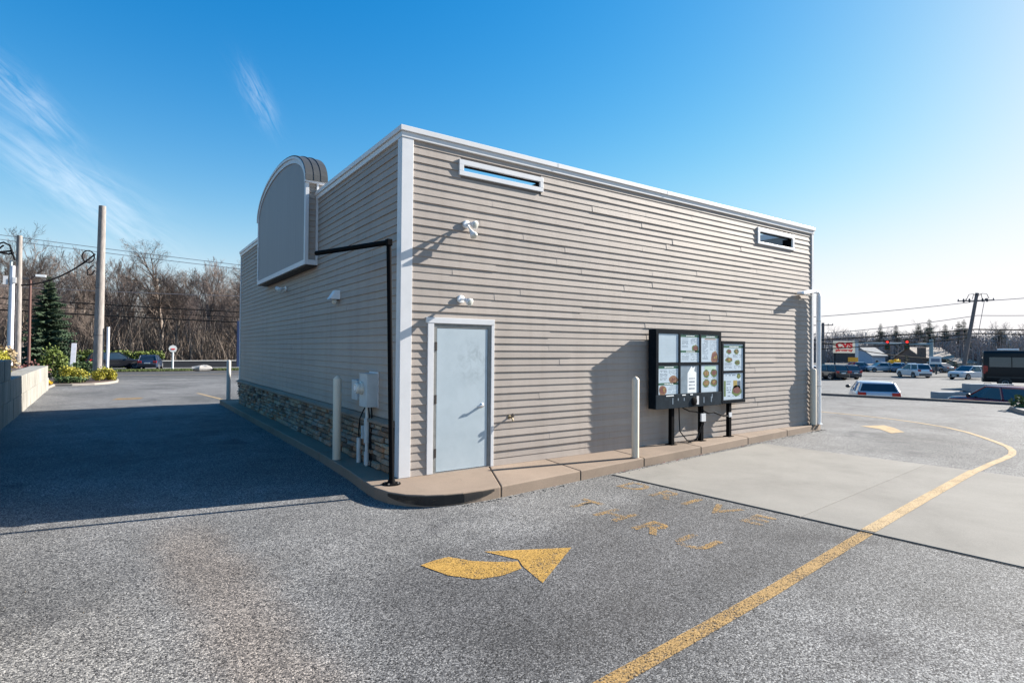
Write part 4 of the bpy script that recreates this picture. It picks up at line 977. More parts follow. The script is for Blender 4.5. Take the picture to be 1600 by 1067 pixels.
# ------------------------------------------------ poles and wires on the left
t = thing('utility_pole', 'stout bare wooden pole standing in the island shrubs', 'utility pole', (-4.29, 32.6, 0))
MB().tube((0, 0, 0), (.08, 0, 10.05), .255, .18, 20).build('shaft', 'pole_wood', t, True)
MB().tube((.44, -.12, .1), (.46, -.12, 3.1), .075, .075, 10).build('riser', 'pole_white', t, True)
lp = MB()
for k in range(22): pass
lp.path([(-.22 - .30 - .28 * math.cos(a), -.25, 7.05 + .34 * math.sin(a)) for a in [i * .42 for i in range(16)]], .035, 6); lp.build('cable_loop', 'wire_black', t, True)
lp = MB(); lp.path([(-.22, -.22, 6.3), (-.34, -.25, 6.05), (-.52, -.25, 6.0), (-.56, -.25, 6.25), (-.42, -.25, 6.45), (-.25, -.22, 6.6)], .04, 6); lp.build('cable_loop', 'wire_black', t, True)
for z in (2.6, 5.3): MB().tube((.02, 0, z), (.02, 0, z + .05), .264 - z * .0085, .262 - z * .0085, 20).build('strap', 'far_pole', t)
t = thing('utility_pole', 'grey utility pole with white risers and cable loops at the left edge', 'utility pole', (-7.85, 32.2, .3))
MB().tube((.12, 0, -.3), (.10, 0, 7.55), .15, .125, 14).build('shaft', 'pole_wood', t, True)
MB().tube((-.16, -.10, -.3), (-.13, -.10, 5.9), .11, .10, 10).build('riser', 'pole_white', t, True)
MB().tube((-.28, -.05, -.3), (-.20, -.05, 6.2), .07, .06, 10).build('riser', 'meter_grey', t, True)
MB().box((-.5, -.2, 4.9), (-.32, -.02, 5.35)).build('meter_cabinet', 'white_trim', t); MB().box((-.12, -.25, 5.0), (.02, -.11, 5.3)).build('meter_cabinet', 'white_trim', t)
lp = MB(); lp.path([(-.05, -.1, 6.2), (-.16, -.2, 6.6), (-.25, -.2, 6.95), (-.5, -.2, 7.1), (-.8, -.2, 6.95), (-.85, -.2, 6.75), (-.7, -.2, 6.72), (-.5, -.2, 6.95)], .045, 6); lp.build('cable_loop', 'wire_black', t, True)
lp = MB(); lp.path([(-.1, -.1, 6.6), (-.3, -.2, 6.5), (-.62, -.2, 6.55), (-.8, -.2, 6.5)], .05, 6); lp.build('cable_loop', 'wire_black', t, True)
def wire(a, b, sag, r, m_, label, group='overhead wires', name='overhead_wire'):
    a, b = Vector(a), Vector(b); pts = []
    for k in range(25):
        s = k / 24; p = a.lerp(b, s); p.z -= sag * 4 * s * (1 - s); pts.append(p)
    return tag(MB().path(pts, r, 5).build(name, m_, smooth=True), label, 'wire', group)
wire((-8.1, 32.1, 5.2), (-4.5, 32.5, 7.25), .55, .045, 'wire_black', 'thick black cable sagging from the left pole up to the stout pole')
wire((-30, 26, 2.9), (-8.0, 32.1, 7.0), .4, .05, 'wire_black', 'thick black cable dropping off the left edge from the left pole')
for i, (z0, z1, dz) in enumerate(((8.6, 10.55, 0), (8.25, 10.25, 0))):
    wire((-30, 70, 14.4 - .45 * i), (35, 52, 9.2 - .4 * i), .5, .028, 'wire_grey', ['upper of two thin grey wires high across the sky on the left', 'lower of two thin grey wires high across the sky on the left'][i])
wire((-40, 62, 8.2), (34, 58, 8.9), 1.2, .028, 'wire_grey', 'thin grey wire across the sky just above the bare trees')
for i, (z0, z1, r) in enumerate(((7.1, 5.75, .055), (6.1, 4.6, .065), (6.6, 5.15, .03))):
    wire((-45, 64, z0 + .55), (34, 57, z1 - .2), .5, r, 'wire_black', ['upper thick black wire across the bare woods', 'lower thick black wire across the bare woods', 'thin black wire between the two thick ones across the woods'][i])
# ------------------------------------------------ far side of the road on the left
t = thing('street_lamp', 'thin rust-red street lamp post before the dark spruce', 'street lamp', (-8.8, 47.4, -.1))
MB().tube((0, 0, 0), (0, 0, 7.0), .10, .08, 10).build('post', 'rust_pole', t, True)
MB().path([(0, 0, 6.9), (.1, 0, 7.2), (.5, 0, 7.35)], .05, 6).build('arm', 'rust_pole', t, True); MB().box((.3, -.15, 7.25), (.9, .15, 7.42)).build('lamp_head', 'lamp_white', t); MB().box((-.5, -.12, 7.0), (-.1, .12, 7.14)).build('lamp_head', 'sign_dark', t)
t = thing('pylon_sign', 'slim white-lilac pylon sign beyond the island shrubs', 'sign', (-6.0, 43.0, -.1)); m = MB(); m.loft([[(-.16, -.1, 0), (.12, -.1, 0), (.12, .1, 0), (-.16, .1, 0)], [(-.06, -.1, 2.3), (.22, -.1, 2.3), (.22, .1, 2.3), (-.06, .1, 2.3)]]); m.build('panel', 'pole_white', t); MB().box((-.3, -.2, 0), (.3, .2, .15)).build('plinth', 'grey_block', t)
t = thing('street_sign', 'small white round-topped road sign on a grey post', 'sign', (.95, 56.0, -.28)); MB().tube((0, 0, 0), (0, 0, 1.75), .09, .09, 8).build('post', 'conduit', t); m = MB(); m.lathe([(0, -.03), (.36, -.03), (.36, .03), (0, .03)], (0, -.1, 2.1), 8, 'y'); m.build('sign_plate', 'plate', t); MB().box((-.14, -.15, 2.0), (.16, -.132, 2.13)).build('arrow_print', 'sign_red', t)
t = thing('blue_sign', 'tall dark blue sign panel beside the far building corner', 'sign', (5.9, 47.2, -.18)); MB().box((-.7, -.2, .5), (.5, .2, 4.5)).build('panel', 'blue_panel', t); MB().box((-.1, -.1, 0), (.1, .1, .5)).build('post', 'sign_dark', t)
def verge(x0, x1, y0, y1, seed):
    q = random.Random(seed); g = MB(); g.add([(x0, y0, gz(0, y0) + .03), (x1, y0, gz(0, y0) + .03), (x1, y1, gz(0, y1) + .10), (x0, y1, gz(0, y1) + .10)], [(0, 1, 2, 3)])
    b = struct(g.build('grass_verge', 'grass'))
    m = MB()
    for _ in range(5000):
        x, y = q.uniform(x0, x1), q.uniform(y0, y1); z = gz(0, y) + .03; hh = q.uniform(.06, .22); a = q.uniform(0, 3.14)
        m.add([(x - .04 * math.cos(a), y - .04 * math.sin(a), z), (x + .04 * math.cos(a), y + .04 * math.sin(a), z), (x + q.uniform(-.05, .05), y + q.uniform(-.05, .05), z + hh)], [(0, 1, 2)])
    stuff(tag(m.build('grass', 'grass'), 'short grass growing on a verge across the road', 'grass'))
verge(-3.6, 2.4, 53, 56.5, 5); verge(4.4, 9.5, 53, 56.5, 6)
t = thing('rock', 'pale boulder lying on the verge across the road', 'rock', (3.3, 54.5, -.28)); q = random.Random(8); MB().blob((0, 0, .2), (.9, .6, .35), 10, 6, q, .18).build('boulder', 'rock', t)
t = thing('low_wall', 'long low dark rail with a pale cap at the edge of the woods', 'wall', (6, 72.6, -.5)); MB().box((-5.2, -.1, 0), (24, .1, .75)).build('rail', 'dark_rail', t); MB().box((-5.3, -.15, .7505), (24.1, .15, .86)).build('cap', 'pale_cap', t)
def hedge(loc, size, n, label, seed):
    t = thing('hedge', label, 'hedge', loc); q = random.Random(seed); m = MB()
    for _ in range(n):
        p = Vector((q.uniform(-.5, .5) * size[0], q.uniform(-.5, .5) * size[1], q.uniform(0, 1) ** .8 * size[2] * (.85 + .15 * math.sin(q.random() * 30))))
        a = Vector((q.gauss(0, 1), q.gauss(0, 1), q.gauss(.3, 1))).normalized(); b = a.orthogonal().normalized(); e = a.cross(b); s = q.uniform(.14, .30)
        m.add([p - b * s * .5, p + e * s, p + b * s * .5, p - e * s * .4], [(0, 1, 2, 3)])
    m.build('foliage', 'hedge', t); MB().box((-size[0] * .45, -size[1] * .3, 0), (size[0] * .45, size[1] * .3, size[2] * .75)).build('inner_growth', 'spruce', t)
hedge((-3.0, 74.0, -.55), (8.5, 1.4, 2.1), 5000, 'clipped bright green hedge behind the dark parked cars', 3)

# ================================================================ TREES
def bare_tree(seed, H, spread=1.0, levels=5, twigs=True, lean=0.0):
    """tapered trunk, limbs and thousands of thin twigs; returns (trunk, crown) builders"""
    q = random.Random(seed); tr, cr = MB(), MB()
    def grow(p, d, L, r, lev, mb):
        segs = 4 if lev == 0 else 3
        pts = [p]; rad = [r]; dd = d.copy()
        for k in range(segs):
            dd = (dd + Vector((q.gauss(0, .13), q.gauss(0, .13), q.gauss(.05, .08)))).normalized()
            pts.append(pts[-1] + dd * L / segs); rad.append(r * (1 - .62 * (k + 1) / segs) if lev else r * (1 - .5 * (k + 1) / segs))
        if lev <= 2: mb.path(pts, rad, 6 if lev == 0 else 4)
        else:
            for a_, b_, ra in zip(pts[:-1], pts[1:], rad):
                s = (b_ - a_).normalized().orthogonal().normalized() * max(ra, .012)
                s2 = (b_ - a_).normalized().cross(s)
                cr.add([a_ - s, a_ + s, b_], [(0, 1, 2)])
                if lev == 3: cr.add([a_ - s2, a_ + s2, b_], [(0, 1, 2)])
        if lev >= levels: return
        nb = (8, 7, 5, 5, 5)[lev]
        for i in range(nb):
            s = (.32 + .68 * (i + q.random()) / nb) if lev == 0 else (.2 + .8 * (i + q.random()) / nb)
            k = min(int(s * segs), segs - 1); f = s * segs - k; bp = pts[k].lerp(pts[k + 1], f)
            ax = (pts[k + 1] - pts[k]).normalized(); o = ax.orthogonal().normalized(); o.rotate(Matrix.Rotation(q.uniform(0, 6.283), 3, ax))
            an = q.uniform(.45, .95) * spread; nd = (ax * math.cos(an) + o * math.sin(an) + Vector((0, 0, .18))).normalized()
            grow(bp, nd, L * q.uniform(.42, .68) * (1.12 - .35 * s), max(rad[k] * .55, .012), lev + 1, cr)
    grow(Vector((0, 0, -.2)), Vector((lean, 0, 1)).normalized(), H * .62, H * .017, 0, tr)
    return tr, cr
def tree_proto(seed, H, bark_, twig_, **kw):
    a, b = bare_tree(seed, H, **kw); return a.mesh('trunk', bark_), b.mesh('crown', twig_)
NEAR = [tree_proto(200 + i, 15, 'bark' if i % 3 else 'bark_dark', 'twig' if i % 2 else 'twig_red', spread=(.9, 1.1, .75)[i % 3]) for i in range(6)]
def plant(name, meshes, loc, s, rz, label, cat='tree', group=None):
    t = thing(name, label, cat, loc, rz, group); t.scale = (s, s, s); link('trunk', meshes[0], t); link('crown', meshes[1], t); return t
q = random.Random(77); spots = []
for row, (y, n, x0, x1, s0, s1) in enumerate(((76, 9, -18, 14, .68, .9), (82, 10, -24, 17, .85, 1.05), (90, 11, -28, 22, .98, 1.18), (99, 11, -34, 26, 1.02, 1.3))):
    for i in range(n):
        x = x0 + (x1 - x0) * (i + q.uniform(.1, .9)) / n; spots.append((x, y + q.uniform(-3, 3), q.uniform(s0, s1), row))
for i, (x, y, s, row) in enumerate(spots):
    if -9 < x < -4 and row < 2: s *= .7
    plant('bare_tree', NEAR[i % 6], (x, y, -.6), s, q.uniform(0, 6.28), 'leafless grey-brown tree of the woods across the road on the left', group='bare trees of the left woods')
plant('bare_tree', NEAR[1], (1.2, 80, -.6), 1.28, 1.1, 'tallest leafless tree with a wide domed crown left of the building', group='tall bare tree')
def brush(x0, x1, y0, y1, n, hmin, hmax, seed, m_='brush', zb=-.7):
    q = random.Random(seed); m = MB()
    for _ in range(n):
        x, y = q.uniform(x0, x1), q.uniform(y0, y1); hh = q.uniform(hmin, hmax); p = Vector((x, y, zb)); d = Vector((q.gauss(0, .22), q.gauss(0, .22), 1)).normalized()
        for k in range(3):
            e = p + d * hh / 3; w = .05 * (1 - k * .28); a = q.uniform(0, 3.14); s = Vector((math.cos(a) * w, math.sin(a) * w, 0)); m.add([p - s, p + s, e + s * .6, e - s * .6], [(0, 1, 2, 3)])
            for j in range(3):
                f = p.lerp(e, q.random()); g_ = f + Vector((q.gauss(0, .5), q.gauss(0, .5), q.uniform(.2, .9))); m.add([f - s * .4, f + s * .4, g_], [(0, 1, 2)])
            p = e; d = (d + Vector((q.gauss(0, .2), q.gauss(0, .2), 0))).normalized()
    return m
stuff(tag(brush(-36, 28, 74, 106, 11000, 2.0, 8.0, 4).build('undergrowth', 'brush'), 'tangle of bare saplings and brush filling the woods on the left', 'undergrowth'))
stuff(tag(brush(-45, 40, 104, 122, 8500, 6.0, 12.5, 14, 'brush', .5).build('undergrowth', 'brush'), 'taller thicket of bare saplings at the back of the left woods', 'undergrowth'))
def conifer(seed, H, W, tiers, n):
    q = random.Random(seed); f = MB(); tr = MB().tube((0, 0, 0), (0, 0, H * .97), H * .016, .01, 8)
    for i in range(tiers):
        s = (i + .5) / tiers; z = H * (.06 + .92 * s) + q.uniform(-.25, .25) * (1 - s); L = W * (1 - s) ** .85 * q.uniform(.75, 1.15) + .16
        for k in range(n):
            a = q.uniform(0, 6.283); ln = L * q.uniform(.4, 1.12); dirv = Vector((math.cos(a), math.sin(a), -.12 - .22 * (1 - s)))
            side = Vector((-dirv.y, dirv.x, 0)); m_ = 7
            for j in range(m_):
                c = Vector((0, 0, z)) + dirv * ln * (j + .6) / m_ + Vector((0, 0, .10 * ln * (j / m_) ** 2)); w = ln * .17 * (1.15 - j / m_) + .05
                for sg in (-1, 1): f.add([c, c + side * sg * w * q.uniform(.8, 1.5) + dirv * w * .8 + Vector((0, 0, -w * q.uniform(.5, 1.3))), c + dirv * w * 1.3], [(0, 1, 2)])
                f.add([c, c + dirv * w * 1.5, c + dirv * w * .5 + side * q.uniform(-.3, .3) * w + Vector((0, 0, -w * q.uniform(.8, 1.5) - .06))], [(0, 1, 2)])
    return tr.mesh('trunk', 'bark_dark'), f
tr, f = conifer(5, 9.3, 2.9, 50, 10)
plant('spruce_tree', (tr, f.mesh('crown', 'spruce')), (-8.5, 56.8, -.3), .93, 0, 'dark green spruce behind the rust-red lamp post', 'tree')

# ================================================================ VEHICLES
def ring(x, w, zb, zt, ch=.10):
    return [(x, -w + ch * .6, zb), (x, -w, zb + ch), (x, -w, zt - ch), (x, -w + ch * 1.3, zt), (x, w - ch * 1.3, zt), (x, w, zt - ch), (x, w, zb + ch), (x, w - ch * .6, zb)]
def car(name, label, loc, heading, colour, L=4.5, W=1.82, H=1.62, kind='suv', group='parked cars', cat='car', bk=None):
    t = thing(name, label, cat, loc, R(heading), group); hw = W / 2
    belt = H * (bk or (.62 if kind == 'suv' else .64)); hood = H * (.60 if kind == 'suv' else .60); zb = .22 if kind == 'suv' else .18
    b = MB().loft([ring(L * .5, hw * .78, .32, hood * .80), ring(L * .485, hw * .90, .24, hood * .90), ring(L * .44, hw * .97, zb, hood * .97), ring(L * .30, hw, zb, hood), ring(L * .20, hw, zb, belt), ring(-L * .40, hw, zb, belt * 1.02), ring(-L * .47, hw * .97, zb, belt * 1.0), ring(-L * .49, hw * .92, .28, belt * .96), ring(-L * .5, hw * .84, .36, belt * .88)])
    body = b.build('body', colour, t, True, bevel=.03)
    rf0, rf1 = (L * .04, -L * .40) if kind == 'suv' else (L * .05, -L * .22); wb, rb = L * .235, (-L * .465 if kind == 'suv' else -L * .38)
    gw, rw = hw * .95, hw * .76
    base_ = [(wb, -gw * .92), (L * .05, -gw), (-L * .2, -gw), (rb, -gw * .93), (rb, gw * .93), (-L * .2, gw), (L * .05, gw), (wb, gw * .92)]
    top_ = [(rf0, -rw * .93), (rf0 - L * .08, -rw), (-L * .14, -rw), (rf1, -rw * .94), (rf1, rw * .94), (-L * .14, rw), (rf0 - L * .08, rw), (rf0, rw * .93)]
    zb_, zt_ = belt - .02, H - .05
    c_ = MB().loft([[(x, y, zb_) for x, y in base_], [(x, y, zt_) for x, y in top_]]).build('windows', 'car_glass', t)
    MB().loft([[(x * 1.0 + (.02 if x > 0 else -.03), y * 1.03, zt_ - .045) for x, y in top_], [(x, y * 1.02, zt_ + .005) for x, y in top_], [(x * .95, y * .88, H) for x, y in top_]]).build('roof', colour, t, True)
    for i in (0, 1, 2, 3, 4, 5, 6, 7):
        if i in (1, 6): continue
        p0, p1 = Vector((*base_[i], zb_)), Vector((*top_[i], zt_)); MB().tube(p0, p1, .055, .045, 5).build('pillar', colour, c_)
    for sx in (L * .31, -L * .30):
        for sy in (-1, 1):
            r = .345 if kind == 'suv' else .315
            tw = MB().lathe([(r * .62, -.10), (r * .95, -.11), (r, -.07), (r, .07), (r * .95, .11), (r * .62, .10)], (sx, sy * (hw - .09), r), 20, 'y').build('tyre', 'tyre', t, True)
            MB().lathe([(0, -.085), (r * .18, -.10), (r * .22, -.08), (r * .6, -.105), (r * .62, -.09), (r * .62, .09), (r * .6, .105), (r * .22, .08), (r * .18, .10), (0, .085)], (sx, sy * (hw - .085), r), 12, 'y').build('rim', 'rim', tw)
            MB().lathe([(r * 1.17, -.005), (r * 1.17, .012), (0, .012)], (sx, sy * (hw - .002), r), 18, 'y').build('wheel_arch', 'plastic_black', t)
    for sy in (-1, 1):
        MB().box((L * .455, sy * hw * .62 - .16, hood * .70), (L * .502, sy * hw * .62 + .16, hood * .86)).build('headlight', 'headlight', t, bevel=.02)
        MB().box((-L * .505, sy * hw * .74 - .17, belt * .74), (-L * .45, sy * hw * .74 + .17, belt * .97)).build('taillight', 'tail_red', t, bevel=.02)
        MB().blob((L * .17, sy * (hw + .10), belt + .08), (.08, .12, .085), 8, 5).build('mirror', 'plastic_black', t, True)
        MB().box((-L * .1, sy * (hw + .012) - .01, belt * .80), (-L * .06, sy * (hw + .012) + .01, belt * .83)).build('door_handle', colour, t)
    MB().box((L * .488, -hw * .55, .34), (L * .508, hw * .55, hood * .66)).build('grille', 'plastic_black', t)
    MB().box((-L * .508, -hw * .80, .34), (-L * .49, hw * .80, .52)).build('bumper', 'plastic_black', t)
    MB().box((-L * .509, -.26, belt * .68), (-L * .495, .26, belt * .80)).build('number_plate', 'plate', t)
    MB().box((L * .503, -.26, .40), (L * .513, .26, .52)).build('number_plate', 'plate', t)
    return t
ZL = -1.1
car('parked_car', 'silver hatchback seen from behind just below the lot edge', (27.75, 5.45, ZL + .05), 29, 'car_silver', 4.4, 1.84, 1.62, bk=.74)
car('parked_car', 'dark red hatchback at the right edge just below the lot', (31.3, 1.35, ZL), 62, 'car_red', 4.3, 1.78, 1.56)
car('parked_car', 'white hatchback standing alone in the middle of the lower lot', (79.2, 22.2, -1.1), 52, 'car_white', 4.4, 1.82, 1.72)
car('parked_car', 'silver car facing the camera left of the black van', (79.2, 16.6, -1.1), 163, 'car_silver', 4.6, 1.85, 1.62)
car('parked_car', 'black car with red tail lamps next to the building end', (63.2, 24.9, -1.1), 66, 'car_black', 4.6, 1.85, 1.68)
car('parked_car', 'dark navy car second from the building end', (66.3, 25.0, -1.1), 66, 'car_navy', 4.6, 1.85, 1.62)
car('parked_car', 'white car half hidden behind the dark cars', (70.5, 26.6, -1.1), 60, 'car_white', 4.5, 1.8, 1.5, 'sedan')
car('parked_car', 'pale car peeping out directly behind the building end', (60.2, 26.5, -1.1), 66, 'car_silver', 4.5, 1.8, 1.6)
for i, (x, y, hd_, c_, lb) in enumerate(((93.5, 35.4, 150, 'car_blue', 'long blue car on the far road below the red and cream sign'), (95.5, 32.6, 140, 'car_silver', 'small silver car on the far road left of the yellow bush'), (96.8, 30.9, 110, 'car_white', 'small white car in front of the yellow bush'), (96.0, 29.0, 120, 'car_blue', 'small blue car on the far road right of the yellow bush'), (102.0, 27.2, 70, 'car_grey', 'grey car on the far road behind the white hatchback'))):
    car('distant_car', lb, (x, y, -1.06), hd_, c_, 4.5, 1.8, 1.5, 'sedan', 'cars on the far road')
car('parked_car', 'black SUV across the road, partly behind the stout pole', (-3.6, 65.3, -.38), 15, 'car_black', 4.8, 1.9, 1.75)
car('parked_car', 'dark blue car across the road between hedge and verge', (-.55, 63.5, -.36), 80, 'car_navy', 4.5, 1.82, 1.5)
car('parked_car', 'red and white car behind the bushes on the far left', (-9.2, 64.5, -.37), 20, 'car_maroon', 4.5, 1.8, 1.5, 'sedan')
# black van
t = thing('van', 'black high-roof passenger van at the right edge of the lower lot', 'van', (61.4, 6.6, -.95), R(-72)); L, hw, H = 7.2, 1.03, 3.15
def vr(x, w, z0, z1, tw): return [(x, -w, z0), (x, -w * 1.0, z0 + .9), (x, -tw, z1 - .18), (x, -tw + .2, z1), (x, tw - .2, z1), (x, tw, z1 - .18), (x, w, z0 + .9), (x, w, z0)]
MB().loft([vr(-3.6, .96, .5, H - .08, .84), vr(-3.5, hw, .42, H, .88), vr(0, hw, .42, H + .03, .90), vr(2.0, hw, .42, H, .88), vr(2.5, hw, .42, H - .25, .84), vr(3.05, hw * .98, .42, 1.75, .9), vr(3.6, hw * .85, .45, 1.35, .8)]).build('body', 'van_black', t, True, bevel=.05)
for sy in (-1, 1):
    for x0, x1 in ((-3.2, -1.75), (-1.68, -.2), (-.13, 1.2)):
        w_o = MB(); w_o.add([(x0, sy * .985, 1.75), (x1, sy * .985, 1.75), (x1, sy * .925, 2.6), (x0, sy * .925, 2.6)], [(0, 1, 2, 3)]); wo = w_o.build('window', 'car_glass', t)
        md = wo.modifiers.new('solid', 'SOLIDIFY'); md.thickness = .03; md.offset = 0
    MB().box((-3.30, sy * .955 - .075, 1.15), (-3.62, sy * .955 + .06, 1.85)).build('taillight', 'tail_red', t, bevel=.02)
    for sx in (-2.15, 2.35):
        tw = MB().lathe([(.24, -.12), (.35, -.13), (.37, -.09), (.37, .09), (.35, .13), (.24, .12)], (sx, sy * .93, .37), 20, 'y').build('tyre', 'tyre', t, True)
        MB().lathe([(0, -.09), (.07, -.12), (.08, -.08), (.23, -.125), (.24, .125), (.08, .08), (.07, .12), (0, .09)], (sx, sy * .94, .37), 12, 'y').build('rim', 'rim', tw)
        MB().lathe([(.46, -.005), (.46, .015), (0, .015)], (sx, sy * 1.03, .42), 18, 'y').build('wheel_arch', 'plastic_black', t)
    MB().box((-3.4, sy * 1.035 - .01, .80), (2.9, sy * 1.035 + .01, .92)).build('side_strip', 'plastic_black', t)
MB().box((-3.66, -.95, .42), (-3.5, .95, .72)).build('bumper', 'plastic_black', t); MB().box((-2.6, -.6, H + .03), (-1.2, .6, H + .2)).build('roof_unit', 'lamp_white', t, bevel=.05)
MB().box((-3.625, -.75, 1.8), (-3.59, .75, 2.6)).build('rear_window', 'car_glass', t)

# ================================================================ RIGHT SIDE
for i, (x, y, z, rz, ln, lb) in enumerate(((42.2, 6.05, -1.1, -34, 3.9, 'long lower concrete block beside the red hatchback'), (43.5, 5.15, -.555, -34, 2.9, 'upper concrete block stacked on the long grey block'), (45.4, 3.8, -1.1, -34, 3.2, 'concrete block at the right end of the stacked row'))):
    t = thing('concrete_block', lb, 'block', (x, y, z), R(rz), 'stacked concrete blocks'); MB().box((-ln / 2, -.35, 0), (ln / 2, .35, .54)).build('body', 'grey_block', t, bevel=.05)
    MB().path([(-.25, 0, .53), (-.2, 0, .60), (.2, 0, .60), (.25, 0, .53)], .02, 6).build('lifting_loop', 'rust_pole', t)
# small planted corner at the right edge
g = MB().prism([(19.6, -3.4), (19.9, -2.6), (20.9, -1.85), (22.2, -1.2), (23.6, -.95), (24.6, -1.3), (25.1, -4.5), (20.4, -4.6)], -.05, .14); struct(g.build('planter_kerb', 'concrete_kerb', bevel=.03))
shrub('low_shrub', (22.9, -1.75, .1), (1.1, .55, .5), 1800, .10, 'juniper', 'low green shrub on the kerbed corner at the right edge', 61)
# pylon sign
t = thing('pylon_sign', 'cream pharmacy pylon sign with red letters on a white post', 'sign', (96.9, 38.6, -1.15), R(-62))
MB().box((-1.7, -.25, 3.0), (1.45, .25, 5.0)).build('sign_cabinet', 'sign_cream', t, bevel=.04); MB().box((1.48, -.3, 0), (1.95, .3, 5.0)).build('post', 'white_trim', t); MB().box((-1.6, -.15, 1.6), (1.45, .15, 2.95)).build('lower_board', 'sign_dark', t)
MB().box((.45, -.35, 1.55), (1.9, -.2, 2.3)).build('small_sign', 'sign_orange', t); MB().box((-1.6, -.15, 0), (-1.35, .15, 3.0)).build('post', 'sign_dark', t)
link('lettering', text_mesh('CVS', 1.3, 'sign_red', .02, .085), t, (-.12, -.28, 3.85), (math.pi / 2, 0, 0), (1.05, 1, 1)); link('lettering', text_mesh('pharmacy', .55, 'sign_red', .02, .035), t, (-.12, -.28, 3.32), (math.pi / 2, 0, 0), (1.15, 1, 1))
# traffic signals
t = thing('signal_mast', 'grey-green traffic signal mast with a long arm over the far road', 'signal mast', (102.9, 28.3, -1.2)); MB().tube((0, 0, 0), (0, 0, 5.3), .30, .26, 12).build('post', 'mast_teal', t, True); MB().tube((0, 0, 4.55), (-9.5, 6.6, 4.7), .20, .10, 10).build('arm', 'mast_teal', t, True); MB().lathe([(.5, 0), (.5, .3), (.3, .4), (0, .4)], (0, 0, 0), 12).build('base', 'grey_block', t)
for x, y, z, lb in ((97.2, 32.3, 2.55, 'left red traffic light hanging over the far road'), (99.75, 30.5, 2.6, 'right red traffic light on the signal mast arm')):
    t = thing('traffic_light', lb, 'traffic light', (x, y, z), R(-68), 'traffic lights'); MB().box((-.24, -.15, 0), (.24, .25, 1.35)).build('housing', 'signal_black', t, bevel=.03); MB().box((-.36, .255, -.1), (.36, .28, 1.45)).build('backplate', 'signal_amber', t)
    for k, m_ in enumerate(('signal_green', 'signal_amber', 'signal_red')):
        MB().lathe([(.0, -.22), (.19, -.18), (.20, -.14), (.0, -.14)], (0, 0, .24 + .43 * k), 14, 'y').build('lens', m_, t, True); MB().lathe([(.205, -.24), (.215, -.24), (.215, -.151), (.205, -.151)], (0, 0, .24 + .43 * k), 14, 'y', False).build('visor', 'signal_black', t)
# utility poles on the right
def upole(loc, h_, r, lean, label, arms, gear=False):
    t = thing('utility_pole', label, 'utility pole', loc, R(-66)); MB().tube((0, 0, 0), (lean, 0, h_), r, r * .75, 12).build('shaft', 'far_pole', t, True)
    for z, w in arms:
        lx = lean * z / h_; MB().box((lx - w, -.08, z - .07), (lx + w, .08, z + .07)).build('crossarm', 'far_pole', t)
        for k in (-1, -.55, .55, 1): MB().lathe([(.05, 0), (.08, .1), (.04, .2), (0, .22)], (lx + k * w * .95, 0, z + .07), 8).build('insulator', 'wire_grey', t)
    if gear:
        for dx in (-1.1, -.5, .5, 1.2): MB().path([(lean + dx, -.1, h_ - .8), (lean + dx * .8, -.2, h_ - .2), (lean + dx * .4, -.2, h_ - .1), (lean, -.1, h_ - .5)], .035, 5).build('jumper_cable', 'wire_black', t, True)
        for dx in (-1.4, -.8, .55, 1.0): MB().lathe([(.10, 0), (.12, .35), (.05, .5), (0, .5)], (lean + dx, -.1, h_ - 1.2), 8).build('fuse', 'sign_dark', t)
        MB().tube((lean * .7 + .55, -.1, h_ * .5), (lean + .75, -.1, h_ - .9), .035, .035, 5).build('ground_cable', 'wire_grey', t)
upole((88.5, 20.0, -1.1), 11.0, .25, 1.6, 'leaning utility pole with a tangle of gear on top behind the parked cars', [(10.0, 1.9)], True)
upole((93.9, 40.7, -1.1), 8.0, .30, 0.0, 'utility pole with one crossarm left of the cream sign', [(7.6, 1.5)])
upole((131.4, 32.9, -1.5), 8.2, .36, 0, 'plain grey utility pole farther back among the conifers', [(7.9, .7)])
for a_, b_, sg, r, lb in (((90.4, 18.7, 8.9), (60, 44, 5.8), .5, .045, 'highest pale wire left of the leaning pole'), ((90.4, 18.7, 8.9), (97, 5, 10.2), .2, .045, 'highest pale wire right of the leaning pole'),
                      ((90.2, 18.8, 7.0), (60, 44, 3.6), .8, .045, 'second pale wire left of the leaning pole'), ((90.2, 18.8, 7.0), (98, 4, 7.2), .2, .045, 'second pale wire right of the leaning pole'),
                      ((89.9, 18.9, 5.15), (56, 46, 2.6), .35, .085, 'dark upper wire of the bundle left of the leaning pole'), ((89.9, 18.9, 5.15), (99, 4, 5.2), .15, .085, 'dark upper wire of the bundle right of the leaning pole'),
                      ((89.8, 18.9, 4.6), (58, 45, 2.4), .5, .075, 'dark middle wire of the bundle left of the leaning pole'), ((89.8, 18.9, 4.6), (99, 4, 4.5), .15, .075, 'dark middle wire of the bundle right of the leaning pole'),
                      ((89.7, 18.9, 4.1), (58, 45, 2.0), .7, .07, 'dark lower wire of the bundle left of the leaning pole'),
                      ((90.0, 40.5, 4.0), (131, 33, .9), .9, .08, 'sagging dark cable running low past the traffic lights'), ((131.4, 32.9, .9), (150, 12, .8), .5, .05, 'low dark cable right of the far pole')):
    wire(a_, b_, sg, r, 'wire_grey' if 'pale' in lb else 'wire_black', lb)
